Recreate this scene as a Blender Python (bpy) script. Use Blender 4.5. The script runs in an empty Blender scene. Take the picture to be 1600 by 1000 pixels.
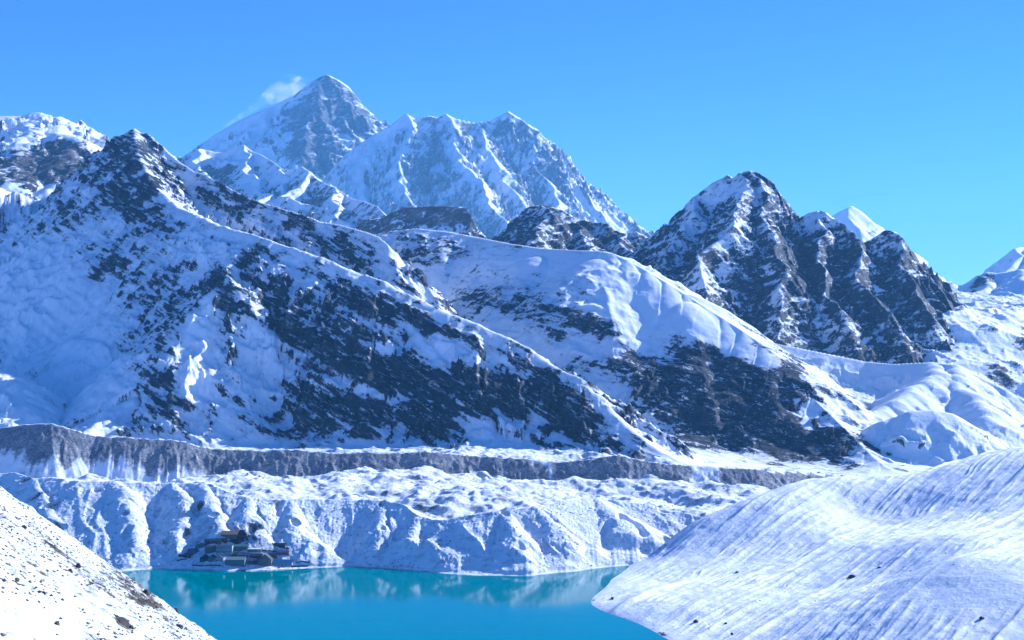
import bpy, math, random
import numpy as np
from mathutils import Vector

S = bpy.context.scene
F = 2320.0          # focal length in pixels of the 1600 px wide photograph
HZ = 490.0          # row of the horizon
LAKE = -260.0       # water level below the eye, metres

# ------------------------------------------------------------------ camera
cd = bpy.data.cameras.new('camera'); cam = bpy.data.objects.new('camera', cd)
S.collection.objects.link(cam)
cam.location = (0, 0, 0); cam.rotation_euler = (math.radians(90), 0, 0)
cd.sensor_width = 36.0; cd.lens = 36.0 * F / 1600.0
cd.shift_y = -(500.0 - HZ) / 1600.0
cd.clip_start = 0.5; cd.clip_end = 120000.0
S.camera = cam

# ------------------------------------------------------------------ light
SUN_AZ, SUN_EL = math.radians(57), math.radians(24)      # azimuth to the right of the view direction
sv = Vector((math.sin(SUN_AZ)*math.cos(SUN_EL), math.cos(SUN_AZ)*math.cos(SUN_EL), math.sin(SUN_EL)))
ld = bpy.data.lights.new('sun', 'SUN'); ld.energy = 5.0; ld.angle = math.radians(0.53); ld.color = (1.0, 0.86, 0.67)
sun = bpy.data.objects.new('sun', ld); S.collection.objects.link(sun)
sun.rotation_euler = (-sv).to_track_quat('-Z', 'Y').to_euler()
W = bpy.data.worlds.new('World'); S.world = W; W.use_nodes = True
nt = W.node_tree; bg = nt.nodes['Background']
sky = nt.nodes.new('ShaderNodeTexSky'); sky.sky_type = 'NISHITA'; sky.sun_disc = False
sky.sun_elevation = SUN_EL; sky.sun_rotation = SUN_AZ
sky.altitude = 4000; sky.air_density = 1.0; sky.dust_density = 0.05; sky.ozone_density = 8.0
nt.links.new(sky.outputs[0], bg.inputs[0]); bg.inputs[1].default_value = 0.060
vs = S.view_settings
vs.view_transform = 'Standard'; vs.look = 'None'; vs.gamma = 1.0; vs.use_curve_mapping = False
vs.exposure = 1.12
vs.use_white_balance = True; vs.white_balance_temperature = 4700; vs.white_balance_tint = 18
S.render.engine = 'CYCLES'
cy = S.cycles
cy.use_denoising = True; cy.max_bounces = 5; cy.diffuse_bounces = 3; cy.glossy_bounces = 2
cy.volume_bounces = 1; cy.transparent_max_bounces = 4; cy.caustics_reflective = False; cy.caustics_refractive = False

# ------------------------------------------------------------------ noise
def _h(ix, iy, iz, seed):
    n = (ix.astype(np.int64)*374761393 + iy.astype(np.int64)*668265263 + iz.astype(np.int64)*2147483647 + seed*974634777) & 0xffffffff
    n = ((n ^ (n >> 13)) * 1274126177) & 0xffffffff
    return ((n ^ (n >> 16)) & 0xffff).astype(np.float64) / 65536.0

def noise2(x, y, seed=0):
    xi = np.floor(x); yi = np.floor(y); fx = x-xi; fy = y-yi
    u = fx*fx*fx*(fx*(fx*6-15)+10); v = fy*fy*fy*(fy*(fy*6-15)+10)
    xi = xi.astype(np.int64); yi = yi.astype(np.int64); z = np.zeros_like(xi)
    def g(ax, ay, dx, dy):
        a = _h(xi+ax, yi+ay, z, seed)*6.2831853
        return np.cos(a)*dx + np.sin(a)*dy
    a = g(0,0,fx,fy); b = g(1,0,fx-1,fy); c = g(0,1,fx,fy-1); d = g(1,1,fx-1,fy-1)
    return ((a+(b-a)*u)*(1-v) + (c+(d-c)*u)*v)*1.5

def noise3(x, y, z, seed=0):          # value noise
    xi = np.floor(x); yi = np.floor(y); zi = np.floor(z); fx = x-xi; fy = y-yi; fz = z-zi
    u = fx*fx*(3-2*fx); v = fy*fy*(3-2*fy); w = fz*fz*(3-2*fz)
    xi = xi.astype(np.int64); yi = yi.astype(np.int64); zi = zi.astype(np.int64)
    r = 0
    for az, wz in ((0, 1-w), (1, w)):
        for ay, wy in ((0, 1-v), (1, v)):
            a = _h(xi, yi+ay, zi+az, seed); b = _h(xi+1, yi+ay, zi+az, seed)
            r = r + (a+(b-a)*u)*wy*wz
    return r*2-1

def fbm(x, y, wl, octv=4, gain=0.5, seed=0):
    s = 0; a = 1.0; n = 0
    for i in range(octv):
        s = s + a*noise2(x/wl + 17.3*i, y/wl - 9.1*i, seed+i); n += a; a *= gain; wl *= 0.5
    return s/n

def ridged(x, y, wl, octv=4, gain=0.5, seed=0):
    s = 0; a = 1.0; n = 0; w = 1.0
    for i in range(octv):
        r = 1-np.abs(noise2(x/wl + 31.7*i, y/wl + 11.9*i, seed+i))*2.0
        r = r*np.abs(r)
        s = s + a*r*w; w = np.clip(r*1.3+0.2, 0.1, 1); n += a; a *= gain; wl *= 0.5
    return s/n

def sst(a, b, x):
    t = np.clip((x-a)/(b-a), 0, 1); return t*t*(3-2*t)

def P(px, py, D):
    return ((px-800)/F*D, D, (HZ-py)/F*D)

# ------------------------------------------------------------------ skeleton heights
def wiggle(pts, amp, seed, depth=3):
    rnd = random.Random(seed); pts = [tuple(p) for p in pts]
    for _ in range(depth):
        out = [pts[0]]
        for a, b in zip(pts[:-1], pts[1:]):
            L = math.hypot(b[0]-a[0], b[1]-a[1])
            if L < 60: out.append(b); continue
            ux, uy = (b[0]-a[0])/L, (b[1]-a[1])/L
            k = amp*L*rnd.uniform(-1, 1)
            out.append(((a[0]+b[0])/2-uy*k, (a[1]+b[1])/2+ux*k, (a[2]+b[2])/2 + 0.25*amp*L*rnd.uniform(-1, 1))); out.append(b)
        pts = out
    return pts

def skeleton(X, Y, lines, main=99, amp=0.0, seed=0, rnd_=0.0, only_main=False, drop=0.0):
    """height = max over ridge polylines of the crest height minus a fall with distance.
    a line = (points (px,py,D), steep, gentle, steep_run[, side factor])"""
    best = np.full(X.shape, -1e9); bd = np.zeros_like(X); bx = X.copy(); by = Y.copy()
    for j, ln in enumerate(lines):
        rcm = 14.0 if amp and len(ln[0]) > 12 else 0.0
        if only_main and j >= main: break
        pts = [P(*p) for p in ln[0]]; s1, s2, d1 = ln[1:4]; rc = rcm if j == 1 else 0.0
        if j >= main:
            pts = wiggle(pts, amp, seed*31+j); rc = rnd_
        for k in range(len(pts)-1):
            ax, ay, az = pts[k]; cx, cy_, cz = pts[k+1]
            ux, uy = cx-ax, cy_-ay; L2 = ux*ux+uy*uy+1e-9
            t = np.clip(((X-ax)*ux+(Y-ay)*uy)/L2, 0, 1)
            qx = ax+t*ux; qy = ay+t*uy
            d = np.hypot(X-qx, Y-qy)
            if rc: d = np.sqrt(d*d+rc*rc)-rc
            h = az+t*(cz-az) - (drop*min(1.0, (k+1)/8.0) if j >= main else 0.0) - (s2*d + (s1-s2)*d1*(1-np.exp(-d/d1)))
            m = h > best
            best = np.where(m, h, best); bd = np.where(m, d, bd); bx = np.where(m, qx, bx); by = np.where(m, qy, by)
    return best, bd, bx, by

def ribcoord(X, Y, d, qx, qy, r0, follow=0.25):
    dx = (X-qx)/(d+1e-6); dy = (Y-qy)/(d+1e-6)
    r = np.minimum(d, r0 + follow*d)
    return qx+dx*r, qy+dy*r

def tps(ctrl):
    c = np.array([P(*p) if len(p) == 3 else (p[1], p[2], p[3]) for p in ctrl], float)
    xy = c[:, :2]/1000.0; n = len(c)
    def U(r2): return 0.5*r2*np.log(r2+1e-12)
    A = np.zeros((n+3, n+3)); r2 = ((xy[:, None]-xy[None])**2).sum(-1)
    A[:n, :n] = U(r2)+np.eye(n)*1e-5; A[:n, n] = 1; A[:n, n+1:] = xy; A[n, :n] = 1; A[n+1:, :n] = xy.T
    w = np.linalg.solve(A, np.concatenate([c[:, 2], [0, 0, 0]]))
    def f(X, Y):
        x = X/1000.0; y = Y/1000.0; h = w[n]+w[n+1]*x+w[n+2]*y
        for i in range(n):
            h = h + w[i]*U((x-xy[i, 0])**2+(y-xy[i, 1])**2)
        return h
    return f

# ------------------------------------------------------------------ materials
def mat(name):
    m = bpy.data.materials.new(name); m.use_nodes = True
    return m, m.node_tree, m.node_tree.nodes['Principled BSDF']

def N(nt, t, **kw):
    n = nt.nodes.new(t)
    for k, v in kw.items():
        if k.startswith('i_'):
            key = k[2:]
            n.inputs[int(key) if key.isdigit() else key.replace('_', ' ')].default_value = v
        else: setattr(n, k, v)
    return n

def math_(nt, op, a, b=None, c=None, clamp=False):
    n = nt.nodes.new('ShaderNodeMath'); n.operation = op; n.use_clamp = clamp
    for i, v in enumerate((a, b, c)):
        if v is None: continue
        if isinstance(v, (int, float)): n.inputs[i].default_value = v
        else: nt.links.new(v, n.inputs[i])
    return n.outputs[0]

def mixc(nt, f, a, b):
    n = nt.nodes.new('ShaderNodeMix'); n.data_type = 'RGBA'
    for i, v in ((0, f), (6, a), (7, b)):
        if isinstance(v, (int, float)): n.inputs[i].default_value = v
        elif isinstance(v, tuple): n.inputs[i].default_value = (*v, 1)
        else: nt.links.new(v, n.inputs[i])
    return n.outputs[2]

SNOW = (0.85, 0.88, 0.93)
def terrain_mat(name, cell, strata=(0, 0, 0), aniso=3.5, edge=0.10, fine=0.9, rock_a=(0.035, 0.040, 0.045), rock_b=(0.13, 0.125, 0.12),
                bump=0.5, snow_bump=0.25, snow=SNOW, dirt=0.0, ledge=0.8, dcol=(0.40, 0.43, 0.47), iso=0.7):
    """cell: size in metres of the smallest rock / snow patches"""
    m, nt, b = mat(name); L = nt.links
    geo = N(nt, 'ShaderNodeNewGeometry')
    mp = N(nt, 'ShaderNodeMapping', vector_type='POINT'); L.new(geo.outputs['Position'], mp.inputs[0])
    mp.inputs['Rotation'].default_value = strata; 
    mp2 = N(nt, 'ShaderNodeMapping'); L.new(mp.outputs[0], mp2.inputs[0])
    mp2.inputs['Scale'].default_value = (1/(cell*aniso), 1/(cell*aniso), 1/cell)
    n1 = N(nt, 'ShaderNodeTexNoise', i_Scale=0.2, i_Detail=8.0, i_Roughness=0.7); L.new(mp2.outputs[0], n1.inputs['Vector'])
    mp3 = N(nt, 'ShaderNodeMapping'); L.new(geo.outputs['Position'], mp3.inputs[0]); mp3.inputs['Scale'].default_value = (1/cell,)*3
    n2 = N(nt, 'ShaderNodeTexNoise', i_Scale=0.3, i_Detail=7.0, i_Roughness=0.72); L.new(mp3.outputs[0], n2.inputs['Vector'])
    at = N(nt, 'ShaderNodeAttribute', attribute_name='rock')
    v = math_(nt, 'ADD', math_(nt, 'SUBTRACT', n1.outputs[0], 0.5), math_(nt, 'MULTIPLY', math_(nt, 'SUBTRACT', n2.outputs[0], 0.5), iso))
    v = math_(nt, 'MULTIPLY_ADD', v, fine*3.2, at.outputs['Fac'])
    mr = N(nt, 'ShaderNodeMapRange', interpolation_type='SMOOTHSTEP'); L.new(v, mr.inputs[0])
    mr.inputs[1].default_value = -edge; mr.inputs[2].default_value = edge
    rockmask0 = mr.outputs[0]
    n3 = N(nt, 'ShaderNodeTexNoise', i_Scale=0.11, i_Detail=5.0, i_Roughness=0.6); L.new(mp3.outputs[0], n3.inputs['Vector'])
    cr = N(nt, 'ShaderNodeMapRange'); L.new(n3.outputs[0], cr.inputs[0]); cr.inputs[1].default_value = 0.38; cr.inputs[2].default_value = 0.65
    rock = mixc(nt, cr.outputs[0], rock_a, rock_b)
    n5 = N(nt, 'ShaderNodeTexNoise', i_Scale=0.9, i_Detail=4.0, i_Roughness=0.7); L.new(mp2.outputs[0], n5.inputs['Vector'])
    vr = N(nt, 'ShaderNodeMapRange'); L.new(n5.outputs[0], vr.inputs[0]); vr.inputs[1].default_value = 0.3; vr.inputs[2].default_value = 0.7
    vr.inputs[3].default_value = 0.30; vr.inputs[4].default_value = 1.7  # wide light-dark range in the rock colour stands in for relief shading
    n6 = N(nt, 'ShaderNodeTexNoise', i_Scale=0.38, i_Detail=8.0, i_Roughness=0.75, i_Distortion=0.6); L.new(mp2.outputs[0], n6.inputs['Vector'])
    lg = N(nt, 'ShaderNodeMapRange', interpolation_type='SMOOTHSTEP'); L.new(n6.outputs[0], lg.inputs[0]); lg.inputs[1].default_value = 0.53; lg.inputs[2].default_value = 0.63; lg.inputs[4].default_value = ledge
    lm = N(nt, 'ShaderNodeMapRange'); L.new(n2.outputs[0], lm.inputs[0]); lm.inputs[1].default_value = 0.42; lm.inputs[2].default_value = 0.58; lm.inputs[3].default_value = 0.15
    rockmask = math_(nt, 'MULTIPLY', rockmask0, math_(nt, 'SUBTRACT', 1.0, math_(nt, 'MULTIPLY', lg.outputs[0], lm.outputs[0])))
    hm = N(nt, 'ShaderNodeVectorMath', operation='SCALE'); L.new(rock, hm.inputs[0]); L.new(vr.outputs[0], hm.inputs['Scale'])
    # snow: slightly uneven, a little dust blown on it
    sn = N(nt, 'ShaderNodeMapRange'); L.new(n3.outputs[0], sn.inputs[0]); sn.inputs[1].default_value = 0.3; sn.inputs[2].default_value = 0.7
    snowc = mixc(nt, sn.outputs[0], tuple(c*0.93 for c in snow), snow)
    col = mixc(nt, rockmask, snowc, hm.outputs[0])
    if dirt:
        dm = N(nt, 'ShaderNodeMapRange', interpolation_type='SMOOTHSTEP'); L.new(v, dm.inputs[0]); dm.inputs[1].default_value = -edge-0.75; dm.inputs[2].default_value = -edge+0.1
        dm.inputs[4].default_value = dirt
        snow2 = mixc(nt, dm.outputs[0], snowc, dcol)
        col = mixc(nt, rockmask, snow2, hm.outputs[0])
    L.new(col, b.inputs['Base Color'])
    b.inputs['Roughness'].default_value = 0.75; b.inputs['Specular IOR Level'].default_value = 0.12
    # relief
    hb = math_(nt, 'ADD', math_(nt, 'MULTIPLY', n1.outputs[0], 1.0), math_(nt, 'MULTIPLY', n2.outputs[0], 0.6))
    st = math_(nt, 'MULTIPLY_ADD', rockmask, bump-snow_bump, snow_bump)
    bp = N(nt, 'ShaderNodeBump'); L.new(hb, bp.inputs['Height']); L.new(st, bp.inputs['Strength']); bp.inputs['Distance'].default_value = cell*1.6
    L.new(bp.outputs[0], b.inputs['Normal'])
    return m

def flat_mat(name, c, rough=0.8, var=0.15, scale=0.8, metal=0.0, bump=0.0):
    m, nt, b = mat(name); L = nt.links
    tc = N(nt, 'ShaderNodeTexCoord')
    n = N(nt, 'ShaderNodeTexNoise', i_Scale=scale, i_Detail=5.0, i_Roughness=0.65); L.new(tc.outputs['Object'], n.inputs['Vector'])
    r = N(nt, 'ShaderNodeMapRange'); L.new(n.outputs[0], r.inputs[0]); r.inputs[1].default_value = 0.3; r.inputs[2].default_value = 0.7
    col = mixc(nt, r.outputs[0], tuple(x*(1-var) for x in c), tuple(min(1, x*(1+var)) for x in c))
    L.new(col, b.inputs['Base Color']); b.inputs['Roughness'].default_value = rough; b.inputs['Metallic'].default_value = metal
    if bump:
        bp = N(nt, 'ShaderNodeBump'); L.new(n.outputs[0], bp.inputs['Height']); bp.inputs['Strength'].default_value = bump; bp.inputs['Distance'].default_value = 0.2
        L.new(bp.outputs[0], b.inputs['Normal'])
    return m

# ------------------------------------------------------------------ mesh builders
def tag(o, label=None, cat=None, group=None, kind=None):
    for k, v in (('label', label), ('category', cat), ('group', group), ('kind', kind)):
        if v: o[k] = v
    return o

def raw_mesh(name, co, quads, m, smooth=True):
    me = bpy.data.meshes.new(name)
    me.vertices.add(len(co)); me.vertices.foreach_set('co', np.ascontiguousarray(co, dtype=np.float32).ravel())
    nq = len(quads); k = quads.shape[1]
    me.loops.add(nq*k); me.loops.foreach_set('vertex_index', quads.astype(np.int32).ravel())
    me.polygons.add(nq); me.polygons.foreach_set('loop_start', np.arange(0, nq*k, k, dtype=np.int32))
    me.polygons.foreach_set('loop_total', np.full(nq, k, dtype=np.int32))
    if smooth: me.polygons.foreach_set('use_smooth', np.ones(nq, dtype=bool))
    me.materials.append(m); me.update(calc_edges=True)
    o = bpy.data.objects.new(name, me); S.collection.objects.link(o)
    return o

def strokes(px, py, lst):
    """exposed rock / clean snow / a few painted shade patches laid down by hand: (px, py, rx, ry, angle, amount)"""
    r = np.zeros_like(px)
    wob = 0
    for (cx, cy_, rx, ry, ang, amt) in lst:
        a = math.radians(ang); dx = px-cx; dy = py-cy_
        u = (dx*math.cos(a)+dy*math.sin(a))/rx; v = (-dx*math.sin(a)+dy*math.cos(a))/ry
        r = r + amt*np.exp(-(u*u+v*v)**1.5)
    return r

def terrain(name, pxs, Ds, hf, m, rockf=None, paint=None, label=None, kind='structure', rmax=0.50):
    A, D = np.meshgrid(np.asarray(pxs, float), np.asarray(Ds, float))
    X = (A-800)/F*D; Y = D
    Z, info = hf(X, Y)
    r, c = Z.shape
    # steepness from the grid
    def diff(a, ax): return np.gradient(a, axis=ax)
    tx = np.stack([diff(X, 1), diff(Y, 1), diff(Z, 1)], -1); ty = np.stack([diff(X, 0), diff(Y, 0), diff(Z, 0)], -1)
    n = np.cross(tx, ty); n /= np.linalg.norm(n, axis=-1, keepdims=True)+1e-9
    nz = np.abs(n[..., 2]); steep = np.sqrt(1-np.clip(nz, 0, 1)**2)/np.maximum(nz, 0.05)
    PX = A; PY = HZ - Z/D*F
    rock = rockf(X, Y, Z, steep, info) if rockf else np.full_like(Z, -9.0)
    if paint: rock = rock + strokes(PX + 9*noise2(PX/25, PY/25, 5), PY + 9*noise2(PX/25, PY/25, 6), paint)
    rock = np.clip(rock, -1.6, rmax)
    idx = np.arange(r*c).reshape(r, c)
    q = np.stack([idx[:-1, :-1], idx[:-1, 1:], idx[1:, 1:], idx[1:, :-1]], -1).reshape(-1, 4)
    o = raw_mesh(name, np.stack([X, Y, Z], -1).reshape(-1, 3), q, m)
    at = o.data.attributes.new('rock', 'FLOAT', 'POINT'); at.data.foreach_set('value', rock.astype(np.float32).ravel())
    tag(o, label, None, None, kind)
    return o

def ar(a, b, st): return np.arange(a, b+st*0.5, st)
def rows(*seg):     # (start, end, step) ...
    out = []
    for a, b, s in seg: out.append(np.arange(a, b, s))
    return np.concatenate(out)

def mountain(lines, floor, rib_wl, rib_amp, rough_wl, rough_amp, strata=None, strata_amp=0, warp=0, seed=0, r0=150, crest=0.25, follow=0.25, soft=25.0, rib_d=None, calm=None, calmk=0.85, main=1, wig=0.16, rnd_=25.0, drop=0.0):
    """height function of a mountain from its ridge lines"""
    rd = rib_d or rib_wl*1.2
    def hf(X, Y):
        if warp:
            wx = fbm(X, Y, warp*5, 3, 0.5, seed+50)*warp; wy = fbm(X, Y, warp*5, 3, 0.5, seed+60)*warp
            wx = wx + fbm(X, Y, warp*16, 2, 0.5, seed+51)*warp*2.2; wy = wy + fbm(X, Y, warp*16, 2, 0.5, seed+61)*warp*2.2
            _, d0, _, _ = skeleton(X, Y, lines, main, only_main=True)
            k = sst(0, warp*10, d0)
            h, d, qx, qy = skeleton(X+wx*k, Y+wy*k, lines, main, wig, seed, rnd_, drop=drop)
            XX, YY = X+wx*k, Y+wy*k
        else:
            h, d, qx, qy = skeleton(X, Y, lines, main, wig, seed, rnd_, drop=drop); XX, YY = X, Y
        rx, ry = ribcoord(XX, YY, d, qx, qy, r0, follow)
        rib = ridged(rx, ry, rib_wl, 4, 0.55, seed+1)
        cm = 1.0
        if calm:
            for (cx, cy_, cr_) in calm: cm = cm*(1-calmk*np.exp(-(((X-cx)**2+(Y-cy_)**2)/cr_**2)**1.5))
        rib_amp2, rough_amp2 = rib_amp*cm, rough_amp*cm*(0.45+0.9*sst(-0.4, 0.5, fbm(X, Y, rough_wl*5, 2, 0.5, seed+70)))
        h = h + rib*rib_amp2*(crest*0.3+sst(0, rd, d)) 
        rough = ridged(X, Y, rough_wl, 5, 0.55, seed+9)
        h = h + rough*rough_amp2*(crest+(1-crest)*sst(0, rough_wl, d))
        if strata_amp:
            sx, sy, sz, wl = strata
            u = (X*sx+Y*sy+h*sz)/wl + 0.8*fbm(X, Y, wl*6, 3, 0.5, seed+30)
            s = noise2(u, 0.15*(X-Y)/wl, seed+20) + 0.5*noise2(u*2.3, 0.3*(X-Y)/wl, seed+21)
            h = h + s*strata_amp*cm*(crest+(1-crest)*sst(0, rough_wl, d))
        fl = floor(X, Y) if callable(floor) else floor
        h = fl + soft*np.logaddexp(0, (h-fl)/soft)       # soft foot
        return h, dict(d=d, rib=rib, rough=rough)
    return hf

# ================================================================== FAR RANGE
M_FAR = terrain_mat('far_snow_and_rock', 24.0, strata=(0.1, 0.35, 0), aniso=2.2, edge=0.30, fine=0.8, rock_a=(0.05, 0.06, 0.08), rock_b=(0.16, 0.17, 0.19), bump=0.8, snow_bump=0.45)
M_NUP = terrain_mat('fluted_snow_wall', 24.0, strata=(0.0, 0.9, 0), aniso=3.0, edge=0.30, fine=0.7, rock_a=(0.08, 0.09, 0.11), rock_b=(0.2, 0.2, 0.22), bump=0.8, snow_bump=0.6)

ever = [([(150, 330, 23500), (285, 245, 23800), (330, 214, 24000), (380, 186, 24000), (430, 163, 24000), (460, 149, 24000), (482, 131, 24000), (500, 120, 24000), (512, 117, 24000),
          (530, 126, 24000), (545, 136, 24000), (560, 155, 24000), (580, 177, 24050), (602, 196, 24100), (680, 260, 24200), (760, 330, 24300)], 1.3, 0.75, 900),
        ([(512, 117, 24000), (500, 160, 23300), (480, 205, 22600), (470, 260, 21800), (460, 320, 21000)], 1.3, 0.8, 500),
        ([(430, 163, 24000), (410, 200, 23300), (370, 250, 22500)], 1.2, 0.8, 500),
        ([(560, 155, 24000), (555, 190, 23300), (540, 240, 22500)], 1.4, 0.8, 500)]
terrain('summit_pyramid', ar(120, 780, 1.6), rows((19500, 24600, 30), (24600, 27500, 300)),
        mountain(ever, 900, 500, 170, 420, 110, strata=(0.25, 0.1, 1.0, 160), strata_amp=38, seed=11, r0=500, crest=0.12, follow=0.5, warp=80, rnd_=30, drop=90), M_FAR,
        rockf=lambda X, Y, Z, s, i: 0.9*(s-1.1)+0.9*i['rib']+0.5*fbm(X, Y, 900, 3, 0.5, 77)-0.48,
        paint=[(520, 175, 60, 35, 20, 0.9), (490, 225, 35, 50, 10, 0.9), (370, 215, 70, 25, -32, -1.2), (515, 130, 28, 16, 0, 0.6), (400, 250, 60, 20, 0, -0.6)],
        label='highest pyramid peak far behind the ridges, grey-blue rock with snow streaks')

nup = [([(470, 330, 20800), (500, 285, 21000), (540, 240, 21400), (580, 212, 21700), (610, 195, 21800), (635, 176, 21900), (650, 184, 21900), (672, 180, 22000), (685, 183, 22000), (697, 176, 22000), (715, 186, 22000), (745, 192, 22100),
          (770, 186, 22200), (795, 174, 22300), (812, 184, 22300), (825, 194, 22200), (843, 205, 22200), (855, 222, 22100), (862, 250, 22000), (880, 265, 21900),
          (905, 290, 21800), (930, 315, 21700), (955, 343, 21600), (985, 372, 21500), (1040, 400, 21300)], 1.9, 0.9, 500),
       ([(635, 176, 21900), (630, 230, 21000), (640, 290, 20000), (650, 350, 18800)], 1.5, 0.9, 400),
       ([(697, 176, 22000), (715, 230, 21000), (760, 290, 20000), (800, 350, 18900)], 1.5, 0.9, 400),
       ([(745, 192, 22100), (790, 250, 21100), (830, 310, 20000), (850, 350, 19000)], 1.5, 0.9, 400),
       ([(843, 205, 22200), (845, 250, 21400), (880, 310, 20500), (900, 350, 19500)], 1.5, 0.9, 400),
       ([(580, 212, 21700), (560, 260, 21000), (560, 320, 19800)], 1.4, 0.9, 400)]
terrain('fluted_snow_ridge', ar(440, 1090, 1.3), rows((18000, 22500, 24), (22500, 25000, 300)),
        mountain(nup, 850, 240, 190, 260, 90, seed=23, r0=700, crest=0.12, follow=0.12, warp=60, rnd_=20, drop=190), M_NUP,
        rockf=lambda X, Y, Z, s, i: 0.5*(s-1.6)+0.5*i['rib']+0.6*fbm(X, Y, 700, 3, 0.5, 78)-0.30,
        paint=[(650, 265, 30, 50, 20, 0.5), (770, 205, 40, 20, 0, 0.5), (850, 240, 25, 40, 0, 0.4), (570, 260, 40, 60, 30, -0.5)],
        label='long fluted snow wall with two high points right of the pyramid peak')

far2 = [([(1230, 380, 24000), (1298, 339, 24000), (1313, 330, 24000), (1331, 322, 24000), (1345, 330, 24000), (1357, 340, 24000), (1382, 364, 24000), (1430, 400, 24000)], 1.0, 0.7, 500),
        ([(1331, 322, 24000), (1345, 370, 23000), (1340, 420, 21800)], 1.0, 0.7, 500)]
terrain('distant_snow_cone', ar(1220, 1450, 1.8), rows((20500, 24500, 50), (24500, 27000, 300)),
        mountain(far2, 600, 600, 110, 300, 45, seed=31, r0=400, crest=0.1), M_FAR,
        rockf=lambda X, Y, Z, s, i: 0.6*(s-1.5)+0.5*i['rib']-0.6, label='small pale snow cone showing between two dark rocky peaks')
far3 = [([(1390, 375, 15000), (1429, 403, 15000), (1440, 409, 15000), (1456, 424, 15000), (1475, 439, 15000), (1500, 443, 15000), (1525, 441, 15000), (1547, 422, 15200), (1572, 404, 15300), (1597, 386, 15500), (1640, 365, 15700), (1720, 380, 15700), (1800, 420, 15700)], 1.1, 0.6, 400),
        ([(1429, 403, 15000), (1450, 440, 14200)], 1, .7, 400), ([(1597, 386, 15500), (1580, 430, 14200)], 1, .7, 400), ([(1640, 365, 15700), (1650, 430, 14000)], 1, .7, 400)]
terrain('distant_snow_saddle', ar(1380, 1800, 1.8), rows((12500, 15800, 40), (15800, 18000, 300)),
        mountain(far3, 200, 400, 90, 250, 40, seed=37, r0=300, crest=0.1), M_FAR,
        rockf=lambda X, Y, Z, s, i: 0.8*(s-1.2)+0.6*i['rib']-0.5, label='distant snow saddle and peak at the right edge of the skyline')

# ================================================================== MIDDLE RANGES
M_MID = terrain_mat('middle_rock_and_snow', 9.0, strata=(0.0, 0.5, 0), aniso=3.0, edge=0.22, fine=0.95, bump=0.8, snow_bump=0.35)
M_RLT = terrain_mat('cliff_rock_and_snow', 5.5, strata=(0.15, 0.30, 0), dirt=0.5, aniso=2.8, edge=0.12, fine=1.0, rock_a=(0.007, 0.014, 0.026), rock_b=(0.028, 0.043, 0.062), bump=0.9, snow_bump=0.35)
# snow capped peak with cliffs, far left
lft = [([(-260, 150, 9000), (-120, 172, 9000), (0, 181, 9000), (42, 182, 9000), (50, 176, 9000), (64, 176, 9000), (76, 184, 9000), (93, 182, 9000), (110, 191, 8950), (128, 206, 8900), (150, 216, 8800), (172, 222, 8700), (230, 250, 8500), (300, 300, 8300)], 0.5, 0.8, 350),
       ([(110, 191, 8950), (120, 215, 8500), (95, 250, 8150), (70, 300, 7700)], 0.6, 1.1, 300),
       ([(42, 182, 9000), (30, 215, 8450), (20, 260, 8000), (10, 300, 7700)], 0.5, 1.1, 300),
       ([(-120, 172, 9000), (-100, 220, 8300), (-80, 300, 7600)], 0.5, 1.1, 300)]
terrain('ice_capped_mountain', ar(-250, 320, 1.6), rows((7300, 9300, 12), (9300, 11000, 120)),
        mountain(lft, 450, 260, 90, 170, 42, strata=(0.1, 0.0, 1.0, 70), strata_amp=10, seed=41, r0=200, crest=0.12, warp=35, rnd_=25), M_MID,
        rockf=lambda X, Y, Z, s, i: 0.9*(s-1.35)+0.5*i['rib']+0.3*fbm(X, Y, 400, 3, 0.5, 79)-0.3,
        paint=[(45, 262, 75, 30, 0, 1.5), (110, 232, 26, 28, 0, 1.5), (60, 200, 80, 20, 5, -1.6), (70, 225, 40, 10, 20, .6), (105, 280, 25, 25, 0, 0.8), (148, 225, 15, 14, 40, -0.7)],
        label='ice capped mountain with grey cliffs at the left edge')

khu = [([(150, 330, 14500), (240, 275, 14500), (282, 251, 14500), (298, 240, 14500), (314, 231, 14500), (335, 236, 14500), (352, 237, 14500), (368, 229, 14400), (381, 226, 14300), (395, 237, 14200), (407, 241, 14000), (425, 252, 13800), (438, 262, 13500),
         (455, 268, 13300), (472, 260, 13000), (487, 274, 12800), (505, 285, 12600), (525, 294, 12300), (545, 308, 12000), (562, 313, 11800), (589, 322, 11300), (605, 338, 11000), (640, 375, 10500), (700, 420, 10000)], 1.2, 0.85, 300),
       ([(314, 231, 14500), (330, 262, 13700), (335, 300, 13000), (330, 350, 12000)], 1.1, 0.8, 300),
       ([(381, 226, 14300), (395, 262, 13400), (420, 290, 12500), (430, 330, 11500)], 1.2, 0.8, 300),
       ([(438, 262, 13500), (450, 300, 12400), (470, 350, 11000)], 1.2, 0.8, 300),
       ([(472, 260, 13000), (492, 310, 11800), (510, 350, 11000)], 1.2, 0.8, 300),
       ([(525, 294, 12300), (540, 330, 11300), (550, 370, 10500)], 1.2, 0.8, 300)]
terrain('middle_snow_ridge', ar(150, 720, 1.6), rows((10000, 14700, 22), (14700, 16500, 200)),
        mountain(khu, 350, 260, 150, 200, 60, strata=(0.1, 0.1, 1.0, 90), strata_amp=14, seed=47, r0=250, crest=0.12, follow=0.3, warp=50, rnd_=15, drop=70), M_MID,
        rockf=lambda X, Y, Z, s, i: 0.9*(s-1.15)+0.7*i['rib']+0.4*fbm(X, Y, 500, 3, 0.5, 80)-0.25,
        paint=[(350, 243, 50, 12, 5, -3.0), (500, 310, 40, 20, 30, 0.4), (340, 275, 45, 16, 0, 0.2), (450, 280, 60, 25, 10, -0.3)],
        label='middle snow ridge below the pyramid peak with a bright snow patch on its crest')
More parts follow.
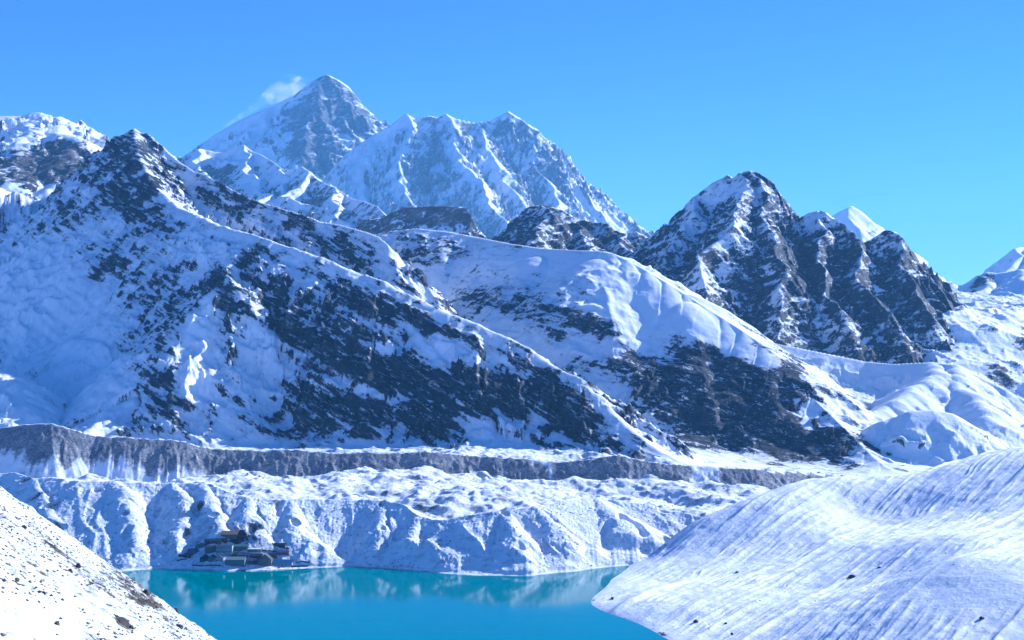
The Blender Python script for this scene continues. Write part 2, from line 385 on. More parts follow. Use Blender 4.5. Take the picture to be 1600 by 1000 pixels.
clf = [([(560, 345, 8800), (600, 340, 8800), (628, 325, 8800), (660, 322, 8800), (700, 323, 8800), (727, 325, 8800), (735, 335, 8780), (743, 357, 8750), (770, 385, 8700), (800, 400, 8700)], 2.5, 1.0, 60)]
terrain('square_cliff', ar(550, 810, 1.6), rows((8100, 8850, 6), (8850, 9500, 60)),
        mountain(clf, 250, 120, 40, 80, 26, strata=(0.0, 0.0, 1.0, 40), strata_amp=8, seed=53, r0=80, crest=0.5, soft=8, warp=20), M_MID,
        rockf=lambda X, Y, Z, s, i: 0.7*(s-1.2)+0.5*i['rib']+0.5*i['rough']-0.1, paint=[(690, 338, 55, 16, 0, 0.9), (600, 350, 30, 12, 0, -0.2), (700, 358, 45, 7, 0, -1.0)],
        label='dark square cut cliff in front of the fluted snow wall')
drk = [([(700, 420, 7200), (740, 400, 7200), (776, 371, 7200), (790, 357, 7200), (810, 343, 7200), (818, 328, 7200), (830, 322, 7200), (847, 320, 7200), (862, 323, 7200), (876, 327, 7200), (890, 336, 7200), (902, 344, 7200), (915, 344, 7150), (928, 347, 7150), (950, 350, 7100),
         (962, 360, 7100), (978, 365, 7050), (995, 362, 7000), (1012, 371, 7000), (1040, 390, 7000), (1080, 420, 7000), (1150, 470, 7000)], 1.3, 0.9, 200),
       ([(847, 320, 7200), (850, 350, 6850), (840, 390, 6400)], 1.2, 0.9, 150), ([(902, 344, 7200), (915, 375, 6800), (920, 410, 6300)], 1.2, 0.9, 150),
       ([(978, 365, 7050), (985, 400, 6600), (980, 440, 6200)], 1.2, 0.9, 150), ([(790, 357, 7200), (780, 385, 6800)], 1.2, .9, 150)]
terrain('dark_rock_crest', ar(700, 1160, 1.4), rows((5900, 7280, 7), (7280, 8200, 80)),
        mountain(drk, 100, 110, 55, 90, 26, strata=(-0.4, 0.2, 0.9, 45), strata_amp=10, seed=59, r0=90, crest=0.22, warp=24, rnd_=8), M_RLT,
        rockf=lambda X, Y, Z, s, i: 0.6*(s-1.05)+0.6*i['rib']+0.5*fbm(X, Y, 200, 3, 0.5, 81),
        label='dark jagged rock crest behind the smooth snow dome')

# right rocky massif
rgt = [([(880, 520, 6700), (940, 470, 6700), (985, 400, 6650), (1003, 375, 6600), (1015, 374, 6600), (1030, 361, 6600), (1046, 357, 6600), (1058, 347, 6600), (1068, 335, 6600), (1084, 309, 6600), (1098, 298, 6600), (1110, 289, 6600), (1125, 281, 6600), (1137, 274, 6600), (1146, 278, 6600), (1155, 271, 6600), (1171, 267, 6600), (1186, 270, 6580), (1198, 279, 6550),
         (1209, 288, 6550), (1217, 302, 6500), (1225, 320, 6450), (1232, 339, 6400), (1242, 343, 6400), (1251, 341, 6400), (1262, 333, 6350), (1277, 330, 6350), (1290, 333, 6300), (1304, 341, 6300), (1318, 350, 6250), (1330, 362, 6200), (1340, 387, 6200), (1353, 381, 6200),
         (1366, 371, 6200), (1380, 363, 6200), (1390, 361, 6200), (1400, 363, 6200), (1408, 370, 6150), (1416, 380, 6150), (1424, 397, 6100), (1432, 409, 6100), (1445, 424, 6050), (1458, 438, 6000), (1475, 458, 5950), (1486, 480, 5900), (1496, 505, 5850)], 1.9, 0.95, 180),
       ([(1155, 271, 6600), (1150, 320, 6250), (1120, 380, 5900), (1090, 440, 5600), (1060, 500, 5300)], 1.5, 0.95, 150),
       ([(1171, 267, 6600), (1190, 320, 6300), (1200, 380, 5950), (1210, 440, 5700), (1225, 500, 5450), (1235, 530, 5300)], 1.6, 0.95, 150),
       ([(1084, 309, 6600), (1060, 370, 6200), (1020, 420, 5900)], 1.4, 0.95, 150),
       ([(1277, 330, 6350), (1275, 390, 6050), (1285, 440, 5800), (1310, 480, 5600), (1330, 515, 5450)], 1.8, 0.95, 120),
       ([(1330, 362, 6200), (1345, 420, 5900), (1380, 480, 5650), (1400, 520, 5500)], 1.8, 0.95, 120),
       ([(1395, 362, 6200), (1400, 420, 5950), (1440, 470, 5750), (1465, 500, 5650)], 1.8, 0.95, 120),
       ([(1240, 343, 6400), (1235, 400, 6050), (1255, 460, 5750), (1270, 500, 5600)], 1.6, 0.95, 120)]
terrain('rocky_peaks', ar(880, 1600, 1.3), rows((5150, 6650, 5), (6650, 7600, 80)),
        mountain(rgt, -360, 120, 60, 95, 36, strata=(-0.25, 0.2, 0.95, 42), strata_amp=12, seed=61, r0=110, crest=0.22, warp=26, rnd_=8), M_RLT,
        rockf=lambda X, Y, Z, s, i: 0.5*(s-1.15)+0.6*i['rib']+0.3*i['rough']-0.22+0.6*fbm(X, Y, 260, 3, 0.5, 82)+0.6*fbm(X*0.6-Z, Y, 110, 4, 0.65, 182)-0.10,
        paint=[(1240, 400, 30, 80, -25, 0.5), (1290, 450, 80, 50, 25, 0.35), (1440, 460, 50, 35, 40, 0.5), (1130, 300, 30, 18, -30, -0.8), (1110, 400, 60, 60, 0, -0.15), (1385, 385, 30, 15, 0, -0.5),
               (1280, 345, 30, 14, 0, -0.3), (1350, 480, 50, 35, 30, 0.45), (1090, 480, 70, 30, 0, 0.2)],
        label='cluster of steep dark rocky peaks in the middle right of the skyline')
rr = [([(1440, 500, 8000), (1486, 470, 8000), (1505, 455, 8000), (1520, 440, 8000), (1530, 430, 8000), (1541, 424, 8000), (1558, 426, 8000), (1575, 424, 8000), (1593, 421, 8000), (1640, 410, 8000), (1720, 400, 8000), (1850, 410, 8000)], 1.0, 0.6, 200),
      ([(1530, 430, 8000), (1510, 465, 7600), (1495, 490, 7300)], 1.0, 0.6, 200), ([(1593, 421, 8000), (1600, 460, 7500), (1605, 495, 7000)], 0.7, 0.45, 200)]
rr = [([(a, b_, c*1.15) for a, b_, c in l[0]],) + l[1:] for l in rr]
terrain('snow_spur', ar(1430, 1800, 1.6), rows((7500, 9260, 12), (9260, 10500, 120)),
        mountain(rr, -260, 180, 30, 110, 16, seed=67, r0=120, crest=0.2), M_RLT,
        rockf=lambda X, Y, Z, s, i: 1.0*(s-1.2)+0.4*i['rib']+0.3*fbm(X, Y, 200, 3, 0.5, 83)-0.75,
        paint=[(1535, 440, 28, 14, -30, 1.5), (1505, 468, 22, 7, -20, 1.2), (1563, 462, 12, 4, 0, 0.9)], label='snow spur with a dark rock knob at the right skyline')

# ================================================================== VALLEY FLOOR BEHIND
M_SNOWF = terrain_mat('open_snow', 9.0, aniso=1.5, edge=0.12, fine=0.8, bump=0.6, snow_bump=0.5)
kk = tps([(1180, 535, 5200), (1240, 520, 5400), (1270, 493, 5600), (1310, 520, 5350), (1370, 565, 4700), (1340, 500, 5500), (1300, 565, 4600), (1400, 560, 4900), (1440, 532, 5150), (1495, 502, 5250), (1540, 494, 5500), (1600, 490, 5800), (1540, 560, 4900), (1600, 610, 4750),
          (1500, 590, 4700), (1600, 560, 5050), (1420, 620, 4200), (1600, 700, 4000), (1200, 640, 4300), (1750, 480, 6200), (1750, 600, 4900), (1650, 530, 5400), (1540, 470, 6600), (1650, 468, 6700), (1100, 560, 5000)])
def hk(X, Y):
    h = kk(X/1.1, Y/1.1)*1.1; r = ridged(X, Y, 260, 5, 0.55, 71)
    return h + r*36 + fbm(X, Y, 500, 3, .5, 72)*30 - 55*sst(5900, 5200, Y)*sst(2300, 1700, X), dict(rough=r)
def hk_old(X, Y):
    h = kk(X, Y); r = ridged(X, Y, 260, 5, 0.55, 71)
    return h + r*22 + fbm(X, Y, 700, 2, .5, 72)*20, dict(rough=r)
terrain('snow_valley', ar(1150, 1780, 1.6), rows((4400, 7500, 9)), hk, M_SNOWF,
        rockf=lambda X, Y, Z, s, i: 1.6*(s-0.85)+0.5*i['rough']+0.4*fbm(X, Y, 150, 3, 0.5, 84)-0.75,
        paint=[(1560, 585, 60, 22, 20, 0.9), (1480, 570, 40, 12, 15, 0.6), (1595, 530, 16, 30, 0, 1.1), (1260, 500, 25, 10, 40, .5)], label='snowy high valley below the rocky peaks')  # strokes paint bare rock together with the shade on these slopes
jj = [([(1120, 500, 4700), (1179, 529, 4600), (1228, 540, 4500), (1285, 551, 4450), (1353, 565, 4400), (1395, 569, 4350), (1456, 566, 4300), (1492, 570, 4250), (1532, 589, 4200), (1570, 608, 4150), (1610, 630, 4100), (1700, 680, 4050), (1800, 740, 4000)], 0.55, 0.42, 150),
      ([(1456, 566, 4300), (1440, 600, 4100), (1400, 625, 3950), (1340, 650, 3850), (1280, 690, 3700)], 0.5, 0.42, 150),
      ([(1492, 570, 4250), (1510, 610, 4050), (1540, 650, 3850)], 0.5, 0.42, 150),
      ([(1300, 700, 3600), (1350, 682, 3600), (1384, 657, 3600), (1426, 642, 3600), (1455, 641, 3600), (1480, 645, 3600), (1518, 676, 3550), (1560, 700, 3500), (1650, 740, 3500)], 0.45, 0.5, 120)]
jj = [([(a, b_, c*1.14) for a, b_, c in l[0]], 0.62 + 0.1*(l[1] < 0.5), 0.70, 260) for l in jj]
terrain('rounded_snow_hill', ar(1120, 1790, 1.5), rows((3500, 3900, 10), (3900, 5260, 6), (5260, 5900, 60)),
        mountain(jj, -420, 90, 12, 120, 9, seed=73, r0=120, crest=0.15, follow=0.15, soft=12), M_SNOWF,
        rockf=lambda X, Y, Z, s, i: 1.6*(s-0.8)+0.4*fbm(X, Y, 60, 3, 0.5, 85)-1.0, label='rounded snow hill with a sunlit rim right of the dark slopes')

# ================================================================== MAIN MASSIFS
M_E = terrain_mat('slope_rock_and_snow', 3.6, strata=(0.15, -0.60, 0), iso=0.35, dirt=0.55, aniso=4.2, edge=0.12, fine=1.3, rock_a=(0.007, 0.013, 0.024), rock_b=(0.028, 0.042, 0.060), bump=0.9, snow_bump=0.4)
M_E2 = terrain_mat('dome_rock_and_snow', 3.6, strata=(0.1, -0.30, 0), dirt=0.5, ledge=0.6, aniso=3.0, edge=0.12, fine=1.2, rock_a=(0.007, 0.013, 0.024), rock_b=(0.028, 0.042, 0.060), bump=0.9, snow_bump=0.3)
e1 = [([(-300, 330, 6000), (-120, 300, 6000), (0, 290, 6000), (16, 298, 6000), (64, 304, 5950), (95, 296, 5900), (112, 285, 5850), (128, 276, 5800), (141, 258, 5750), (158, 240, 5700), (170, 226, 5670), (179, 217, 5650), (195, 208, 5620), (209, 202, 5600), (222, 207, 5600), (237, 212, 5580), (246, 222, 5570), (256, 231, 5550),
        (268, 243, 5530), (283, 255, 5500), (304, 268, 5450), (320, 273, 5400), (345, 288, 5300), (368, 300, 5250), (392, 311, 5200), (416, 318, 5150), (440, 326, 5100), (464, 334, 5050), (500, 346, 5000), (530, 352, 4950), (560, 360, 4900), (590, 370, 4850), (606, 382, 4800), (625, 420, 4750)], 1.25, 0.72, 180),
      ([(209, 202, 5600), (215, 240, 5350), (240, 290, 5100), (280, 325, 4900), (340, 352, 4650), (405, 371, 4450), (440, 383, 4380), (470, 393, 4300), (505, 404, 4230), (540, 419, 4160), (570, 431, 4100), (600, 441, 4030), (640, 462, 3960), (700, 489, 3850), (745, 505, 3780),
        (790, 527, 3700), (825, 545, 3640), (865, 572, 3560), (900, 592, 3480), (930, 618, 3400), (965, 655, 3280), (1000, 685, 3170), (1040, 718, 3050), (1080, 745, 2950)], 1.0, 0.72, 120),
      ([(405, 371, 4450), (370, 395, 4300), (345, 430, 4180), (322, 480, 4000), (315, 520, 3860), (318, 560, 3720), (335, 610, 3500), (352, 660, 3250), (365, 705, 3030)], 1.0, 0.74, 90),
      ([(410, 372, 4440), (425, 420, 4230), (440, 470, 4030), (460, 530, 3800), (480, 600, 3500), (500, 680, 3120)], 1.1, 0.74, 80),
      ([(505, 404, 4230), (530, 460, 3980), (560, 520, 3740), (600, 590, 3440), (650, 680, 3080)], 1.1, 0.74, 80),
      ([(600, 441, 4030), (640, 500, 3780), (690, 570, 3480), (750, 640, 3200), (790, 700, 3020)], 1.1, 0.74, 80),
      ([(745, 505, 3780), (790, 560, 3560), (830, 620, 3330), (880, 690, 3060)], 1.1, 0.74, 80),
      ([(345, 430, 4180), (300, 470, 4080), (255, 520, 3980), (215, 580, 3650), (180, 640, 3330), (160, 680, 3130)], 0.9, 0.66, 100),
      ([(209, 202, 5600), (175, 260, 5300), (150, 330, 5000), (160, 390, 4750), (190, 440, 4520), (215, 480, 4350)], 1.1, 0.72, 100),
      ([(240, 290, 5100), (230, 350, 4880), (250, 410, 4620), (270, 450, 4420)], 1.1, 0.72, 80),
      ([(64, 304, 5950), (40, 350, 5650), (-20, 400, 5350), (-120, 470, 4900)], 0.8, 0.6, 120),
      ([(-200, 560, 3900), (-60, 555, 3800), (0, 570, 3600), (20, 600, 3450), (30, 640, 3250), (20, 690, 3050)], 0.6, 0.6, 120),
      ([(320, 273, 5400), (355, 310, 5180), (410, 350, 4950)], 1.0, 0.7, 80), ([(416, 318, 5150), (450, 350, 4950), (500, 385, 4750)], 1.0, 0.7, 80), ([(500, 346, 5000), (540, 375, 4830), (575, 400, 4700)], 1.0, 0.7, 80)]
ST1 = (0.50, 0.15, 0.85, 42)
def pull(lines, f, j0):
    for j in range(j0, len(lines)):
        p = lines[j][0]; d0 = p[0][2]
        lines[j] = ([(a, b_, d0-(d0-c)*f) for a, b_, c in p],) + lines[j][1:]
def pull1(lines, j, dref, f):
    lines[j] = ([(a, b_, c if c > dref else dref-(dref-c)*f) for a, b_, c in lines[j][0]],) + lines[j][1:]
pull1(e1, 1, 4450, 0.66)
for j in range(2, len(e1)):         # spurs start where the crest now runs
    p = e1[j][0]; d0 = p[0][2]; nd = d0 if (d0 > 4450 or j in (2, 7)) else 4450-(4450-d0)*0.66
    e1[j] = ([(a, b_, nd-(d0-c)*0.55) for a, b_, c in p],) + e1[j][1:]
e1 = [(l[0], l[1], l[2]*1.2, l[3]) for l in e1]
def bands(X, Y, Z, a, wl, el, seed):      # beds of rock that dip to the right
    u = X*math.cos(a)-Z*math.sin(a); v = X*math.sin(a)+Z*math.cos(a)+0.2*Y
    return fbm(u/el, v, wl, 4, 0.6, seed)
def rock_e1(X, Y, Z, s, i):
    return 0.85*bands(X, Y, Z, 0.60, 85, 4.5, 190)+0.55*(s-1.15)+0.6*i['rib']+0.5*i['rough']-0.25+0.45*fbm(X, Y, 260, 4, 0.55, 86)+0.5*fbm(X*0.8+Z*0.9, Y, 90, 4, 0.65, 186)-0.37
PA1 = [(209, 255, 60, 50, 0, 0.45), (160, 400, 60, 40, 0, 0.25), (450, 350, 160, 16, 25, 0.25), (240, 620, 60, 40, 0, 0.3), (215, 240, 40, 40, 0, 0.3), (170, 310, 30, 25, -30, 0.6), (205, 325, 35, 20, 20, 0.9), (230, 290, 25, 14, 20, 0.8), (150, 380, 40, 16, -20, 0.2), (130, 430, 30, 40, 60, 0.5), (185, 420, 30, 20, 30, 0.5),
       (300, 465, 60, 14, -35, 0.9), (260, 440, 30, 12, -35, 0.5), (345, 460, 14, 40, -20, 1.0), (390, 400, 25, 10, -30, 1.0), (310, 390, 60, 25, 10, -1.0), (340, 350, 50, 15, 20, -0.7),
       (440, 500, 20, 55, -15, 0.8), (440, 400, 30, 14, 20, 0.6), (520, 440, 50, 14, 25, 0.7), (580, 480, 60, 18, 25, 0.9), (660, 500, 60, 14, 25, 0.8), (760, 535, 70, 14, 30, 0.5),
       (540, 560, 90, 24, 22, 1.1), (660, 600, 90, 35, 20, 1.3), (770, 620, 70, 40, 20, 1.2), (860, 600, 60, 30, 35, 1.2), (640, 650, 90, 22, 15, 1.0), (520, 640, 60, 25, 10, 0.7), (900, 660, 50, 30, 30, 1.1),
       (250, 650, 70, 30, -10, 0.5), (470, 680, 50, 18, 0, 0.7), (700, 690, 50, 16, 10, 0.5), (860, 700, 50, 14, 10, 0.7), (970, 710, 50, 15, 10, 0.6),
       (60, 480, 110, 60, 15, -1.6), (120, 580, 90, 60, 30, -1.4), (60, 420, 80, 40, 20, -0.9), (310, 560, 26, 80, 5, -1.2), (400, 560, 45, 70, -10, -0.8), (420, 440, 25, 40, 10, -0.3), (600, 545, 50, 8, 18, -1.0), (590, 618, 60, 9, 18, -1.3),
       (480, 590, 50, 10, 15, -0.8), (800, 665, 40, 10, 40, -1.3), (880, 690, 20, 6, 30, -1.0), (700, 540, 50, 12, 20, -0.9), (850, 560, 30, 12, 30, -0.9), (770, 680, 20, 30, 20, -1.0), (20, 610, 40, 50, 0, -0.8),
       (400, 320, 90, 12, 28, 0.25), (500, 375, 90, 16, 28, 0.35)]
terrain('front_mountain', ar(-260, 1100, 1.55), rows((3000, 3500, 12), (3500, 4700, 5), (4700, 5750, 6.5), (5750, 6800, 80)),
        mountain(e1, lambda X, Y: -330 - 75*sst(0, 900, X), 95, 40, 75, 32, strata=ST1, strata_amp=12.0, seed=87, r0=90, crest=0.22, follow=0.18, warp=24, main=2, rnd_=10, drop=20, calmk=0.45, calm=[(-1400, 4400, 480), (-1150, 4000, 300), (-1550, 5000, 350), (-1100, 3700, 250), (-560, 4250, 110)]), M_E,
        rockf=rock_e1, paint=PA1, label='large front mountain with a pointed top and a long rocky spur above the glacier')
e2 = [([(520, 420, 5700), (560, 375, 5700), (600, 362, 5650), (650, 357, 5600), (700, 362, 5500), (750, 371, 5400), (800, 381, 5250), (850, 388, 5150), (900, 391, 5050), (938, 392, 5000), (958, 396, 4960), (980, 406, 4900), (1010, 422, 4820), (1040, 440, 4740), (1070, 459, 4660), (1100, 478, 4570), (1130, 497, 4490), (1160, 516, 4400), (1190, 537, 4310),
        (1212, 553, 4240), (1228, 568, 4180), (1245, 592, 4100), (1270, 622, 3980), (1300, 650, 3850), (1325, 675, 3730), (1350, 702, 3600), (1372, 728, 3480), (1395, 760, 3350)], 0.55, 0.62, 250),
      ([(938, 392, 5000), (948, 440, 4760), (965, 490, 4530), (1000, 545, 4260), (1040, 600, 3990), (1075, 660, 3680), (1100, 730, 3300)], 0.5, 0.62, 250),
      ([(1070, 459, 4660), (1095, 510, 4430), (1120, 560, 4200), (1160, 620, 3900), (1200, 680, 3600), (1230, 735, 3320)], 0.6, 0.66, 200),
      ([(1190, 537, 4310), (1210, 590, 4060), (1250, 650, 3770), (1290, 710, 3500)], 0.8, 0.7, 100),
      ([(700, 362, 5500), (690, 400, 5250), (700, 440, 5000), (760, 490, 4700), (840, 540, 4400), (900, 580, 4150), (960, 640, 3800), (1020, 720, 3400)], 0.6, 0.62, 150),
      ([(850, 388, 5150), (850, 430, 4900), (880, 480, 4650), (920, 540, 4350)], 0.5, 0.6, 150)]
PA2 = [(770, 470, 70, 20, 10, 0.8), (670, 400, 60, 25, 0, 0.55), (880, 480, 50, 14, 10, 0.6), (930, 510, 50, 16, 10, 0.9), (990, 570, 60, 14, 15, 1.1), (1100, 560, 60, 22, 20, 0.9), (1150, 620, 110, 60, 25, 1.7), (1060, 620, 70, 40, 20, 1.4),
       (1200, 680, 120, 40, 10, 1.4), (1060, 690, 60, 30, 0, 1.0), (1230, 590, 25, 30, 40, 1.1), (1290, 700, 50, 25, 30, 1.0), (990, 460, 45, 60, -20, -2.0), (1080, 490, 70, 30, 32, -2.2), (1160, 540, 50, 16, 32, -1.6), (850, 410, 90, 18, 3, -1.3), (640, 440, 60, 30, 30, -0.9), (820, 530, 70, 20, 25, -0.8),
       (940, 550, 50, 14, 15, -0.6), (1260, 650, 18, 40, -30, -1.2), (1010, 540, 40, 16, 30, -0.9), (960, 620, 40, 16, 40, -0.3), (1230, 665, 25, 8, 30, -1.0)]
pull1(e2, 0, 5000, 0.75)
for j in range(1, len(e2)):
    p = e2[j][0]; d0 = p[0][2]; nd = d0 if d0 >= 5000 else 5000-(5000-d0)*0.75
    e2[j] = ([(a, b_, nd-(d0-c)*0.62) for a, b_, c in p],) + e2[j][1:]
e2 = [(l[0], l[1], l[2]*1.3, l[3]) for l in e2]
def footz(X, Y): return -330 - 75*sst(0, 900, X)
terrain('domed_mountain', np.concatenate([ar(540, 1420, 1.5), ar(1425, 1700, 6)]), rows((3200, 3600, 12), (3600, 5100, 5.5), (5100, 5750, 9), (5750, 6300, 80)),
        mountain(e2, footz, 110, 20, 80, 14, strata=(0.2, 0.1, 0.95, 30), strata_amp=6.5, seed=93, r0=130, crest=0.10, follow=0.1, warp=28, rnd_=50, wig=0.12, drop=10, calm=[(560, 4700, 300), (760, 4500, 260), (150, 5000, 250), (-200, 5200, 200)]), M_E2,
        rockf=lambda X, Y, Z, s, i: 0.6*bands(X, Y, Z, 0.22, 80, 4.0, 191)+0.6*(s-1.0)+0.5*i['rib']+0.5*i['rough']-0.2+0.5*fbm(X, Y, 240, 4, 0.55, 88)+0.5*fbm(X*0.8+Z*0.9, Y, 90, 4, 0.65, 188)-0.40,
        paint=PA2, label='domed snow mountain with dark lower cliffs behind the front spur')

# ================================================================== GLACIER AND ITS FAR WALL
M_GL = terrain_mat('debris_and_snow', 3.2, aniso=1.4, edge=0.35, fine=1.0, rock_a=(0.14, 0.14, 0.14), rock_b=(0.28, 0.27, 0.26), bump=0.8, snow_bump=0.8, dirt=0.8, ledge=0.3)
def zg(X, Y):        # the glacier drops gently to the right
    return np.interp(X, [-1000, -500, -300, 0, 300, 700], [-306, -303, -302, -315, -334, -360])
def hg(X, Y):
    r = ridged(X, Y*0.7, 280, 5, 0.5, 101)*0.6 + 0.7*fbm(X, Y, 120, 4, 0.55, 100); r2 = ridged(X+300, Y, 70, 4, 0.55, 103)
    return zg(X, Y) + r*25 + r2*7 + ridged(X, Y, 26, 3, 0.6, 105)*2.2 + fbm(X, Y, 420, 2, 0.5, 102)*20, dict(rough=r2)
terrain('glacier', ar(-260, 1500, 2.2), rows((1680, 3250, 4.5)), hg, M_GL,
        rockf=lambda X, Y, Z, s, i: 1.5*(s-0.75)+0.6*fbm(X, Y, 40, 3, 0.5, 104)-0.42,
        paint=[(610, 770, 16, 8, 0, 1.2), (665, 793, 20, 6, 10, 1.2), (660, 748, 16, 5, 0, 0.8), (790, 773, 20, 5, 0, 0.8), (1140, 760, 20, 8, 0, .4)], label='snow dusted glacier rubble between the two moraines')
M_WALL = terrain_mat('moraine_wall_grit', 3.0, aniso=1.2, edge=0.25, fine=0.38, rock_a=(0.17, 0.185, 0.21), rock_b=(0.29, 0.30, 0.32), bump=0.7, snow_bump=0.4, ledge=0.1)
wl = [([(-350, 640, 2720), (-100, 655, 2720), (0, 668, 2720), (40, 661, 2720), (80, 661, 2720), (105, 670, 2720), (140, 679, 2730), (200, 682, 2740), (290, 690, 2760), (330, 700, 2770), (400, 703, 2780), (450, 700, 2790), (520, 707, 2800), (600, 706, 2820), (680, 707, 2840), (730, 712, 2860), (800, 716, 2870), (880, 722, 2880),
        (920, 716, 2890), (960, 712, 2900), (1040, 724, 2910), (1100, 728, 2930), (1180, 733, 2950), (1250, 737, 3000), (1350, 742, 3050), (1500, 755, 3100)], 1.05, 0.9, 60)]
def hw(X, Y):
    h, d, qx, qy = skeleton(X, Y, wl); front = Y < qy
    h = np.where(front, h, np.maximum(h, h*0 + (h + d*0.55)))
    rx, ry = ribcoord(X, Y, d, qx, qy, 30, 0.05)
    rib = ridged(rx, ry, 34, 4, 0.6, 111)
    h = h + (rib*(5.5+5*fbm(X, Y*0, 160, 2, .5, 120))*sst(0, 25, d) + ridged(rx, ry, 11, 3, 0.6, 119)*1.6*sst(0, 8, d))*front + fbm(X, Y, 60, 3, 0.5, 112)*4 + noise2(X/12, Y/12, 113)*1.2
    return h, dict(rib=rib, d=d, front=front, depth=(qx*0+d))
def rock_w(X, Y, Z, s, i):
    px = X/Y*F+800
    low = sst(20, 75, i['d'] + 22*noise2(X/110, Y*0, 115) + 10*noise2(X/28, Y*0, 116))
    r = 0.85 - 0.25*i['rib']*0 - low*(1.25)*sst(0.0, 1.0, 0.9 - 0.6*noise2(X/160, Y*0, 117))
    r = np.where(i['front'], r, -1.2)
    r = r - 1.0*sst(0.2, 0.6, noise2(X/150, Y*0+3, 172) + 0.3*noise2(X/30, Z/20, 173))*sst(-400, -100, X)
    return r + sst(0, 6, i['d'])*0.4 - 0.4 + 0.25*noise2(X/6, Z/40, 118)
terrain('far_moraine_wall', ar(-260, 1450, 1.6), rows((2560, 2960, 2.6), (2960, 3500, 12)), hw, M_WALL, rockf=rock_w,
        paint=[(600, 700, 30, 9, 0, -1.0), (380, 697, 90, 7, 3, -0.8)], label='long grey moraine wall across the foot of the mountains')

# ================================================================== NEAR MORAINE, WITH THE VILLAGE AT ITS FOOT
M_MO = terrain_mat('stony_snow', 1.7, aniso=1.3, edge=0.30, fine=1.05, rock_a=(0.10, 0.10, 0.10), rock_b=(0.25, 0.23, 0.2), bump=0.9, snow_bump=0.7, dirt=0.7, ledge=0.3)
def Ds(py): return -LAKE*F/(py-HZ)
cr = [(-300, 735, 1650), (-120, 738, 1640), (0, 740, 1635), (22, 738, 1635), (56, 748, 1630), (86, 745, 1630), (124, 752, 1630), (180, 752, 1625), (225, 757, 1620), (270, 755, 1620), (319, 753, 1620), (340, 762, 1615), (390, 778, 1610), (440, 781, 1608), (487, 781, 1605), (560, 782, 1600),
      (600, 781, 1600), (630, 789, 1595), (654, 805, 1585), (690, 812, 1585), (740, 803, 1590), (790, 800, 1590), (837, 791, 1590), (880, 784, 1605), (931, 778, 1625), (970, 783, 1640), (1020, 790, 1650), (1080, 805, 1660), (1150, 825, 1680), (1250, 850, 1700)]
def moD(px, py, off=0.0):
    k = (py-HZ)/F; d0 = Ds(float(np.interp(px, SHORE[:, 0], SHORE[:, 1])))+9
    return (257+0.47*d0)/(0.47+k) - off
SHORE = np.array([(-400, 880), (0, 880), (120, 893), (190, 893), (214, 891), (240, 889), (300, 890), (360, 893), (420, 892), (480, 888), (550, 885), (600, 888), (640, 891), (690, 896), (740, 899), (800, 900), (830, 900), (860, 896), (900, 893), (940, 887), (975, 884), (1050, 880), (1300, 880)], float)
cr = [(a, b_, moD(a, b_)) for a, b_, c in cr]
mo = [(cr, 0.60, 0.47, 30)]
def spur(pts, a=0.8, b=0.7): mo.append(([(p, q, moD(p, q, 0 if i == 0 else 3+9*((len(mo)*0.618) % 1.0))) for i, (p, q, _) in enumerate(pts)], a, b, 10))
spur([(56, 748, 1630), (70, 775, 1600), (85, 810, 1570), (100, 850, 1545)])
0 and spur([(124, 752, 1630), (140, 790, 1590), (150, 830, 1560), (158, 865, 1535)])
spur([(180, 752, 1625), (195, 765, 1610), (205, 800, 1578), (212, 850, 1545)])
0 and spur([(225, 757, 1620), (222, 790, 1590), (240, 830, 1560), (238, 868, 1530)])
spur([(270, 755, 1620), (290, 775, 1603), (285, 815, 1575), (270, 860, 1545)])
spur([(319, 753, 1620), (325, 775, 1605), (335, 800, 1585), (345, 825, 1570)])
spur([(390, 778, 1610), (385, 800, 1590), (400, 830, 1570)], .7)
spur([(455, 782, 1606), (460, 820, 1575), (490, 845, 1555), (520, 872, 1530)])
0 and spur([(487, 781, 1605), (490, 810, 1580), (492, 838, 1560)])
0 and spur([(540, 782, 1602), (548, 815, 1575), (560, 850, 1545)])
spur([(600, 781, 1600), (595, 820, 1570), (590, 870, 1530)])
spur([(654, 805, 1585), (640, 840, 1555), (635, 875, 1520)])
0 and spur([(690, 812, 1585), (708, 845, 1548), (722, 885, 1505)])
spur([(790, 800, 1590), (805, 830, 1560), (815, 870, 1520)])
spur([(837, 791, 1590), (860, 815, 1570), (885, 845, 1540), (905, 880, 1505)], .85, .55)
spur([(931, 778, 1625), (960, 800, 1605), (990, 830, 1580)], .5, .5)
shore = np.array([(-400, 880), (0, 880), (120, 893), (190, 893), (214, 891), (240, 889), (300, 890), (360, 893), (420, 892), (480, 888), (550, 885), (600, 888), (640, 891), (690, 896), (740, 899), (800, 900), (830, 900), (860, 896), (900, 893), (940, 887), (975, 884), (1050, 880), (1300, 880)], float)
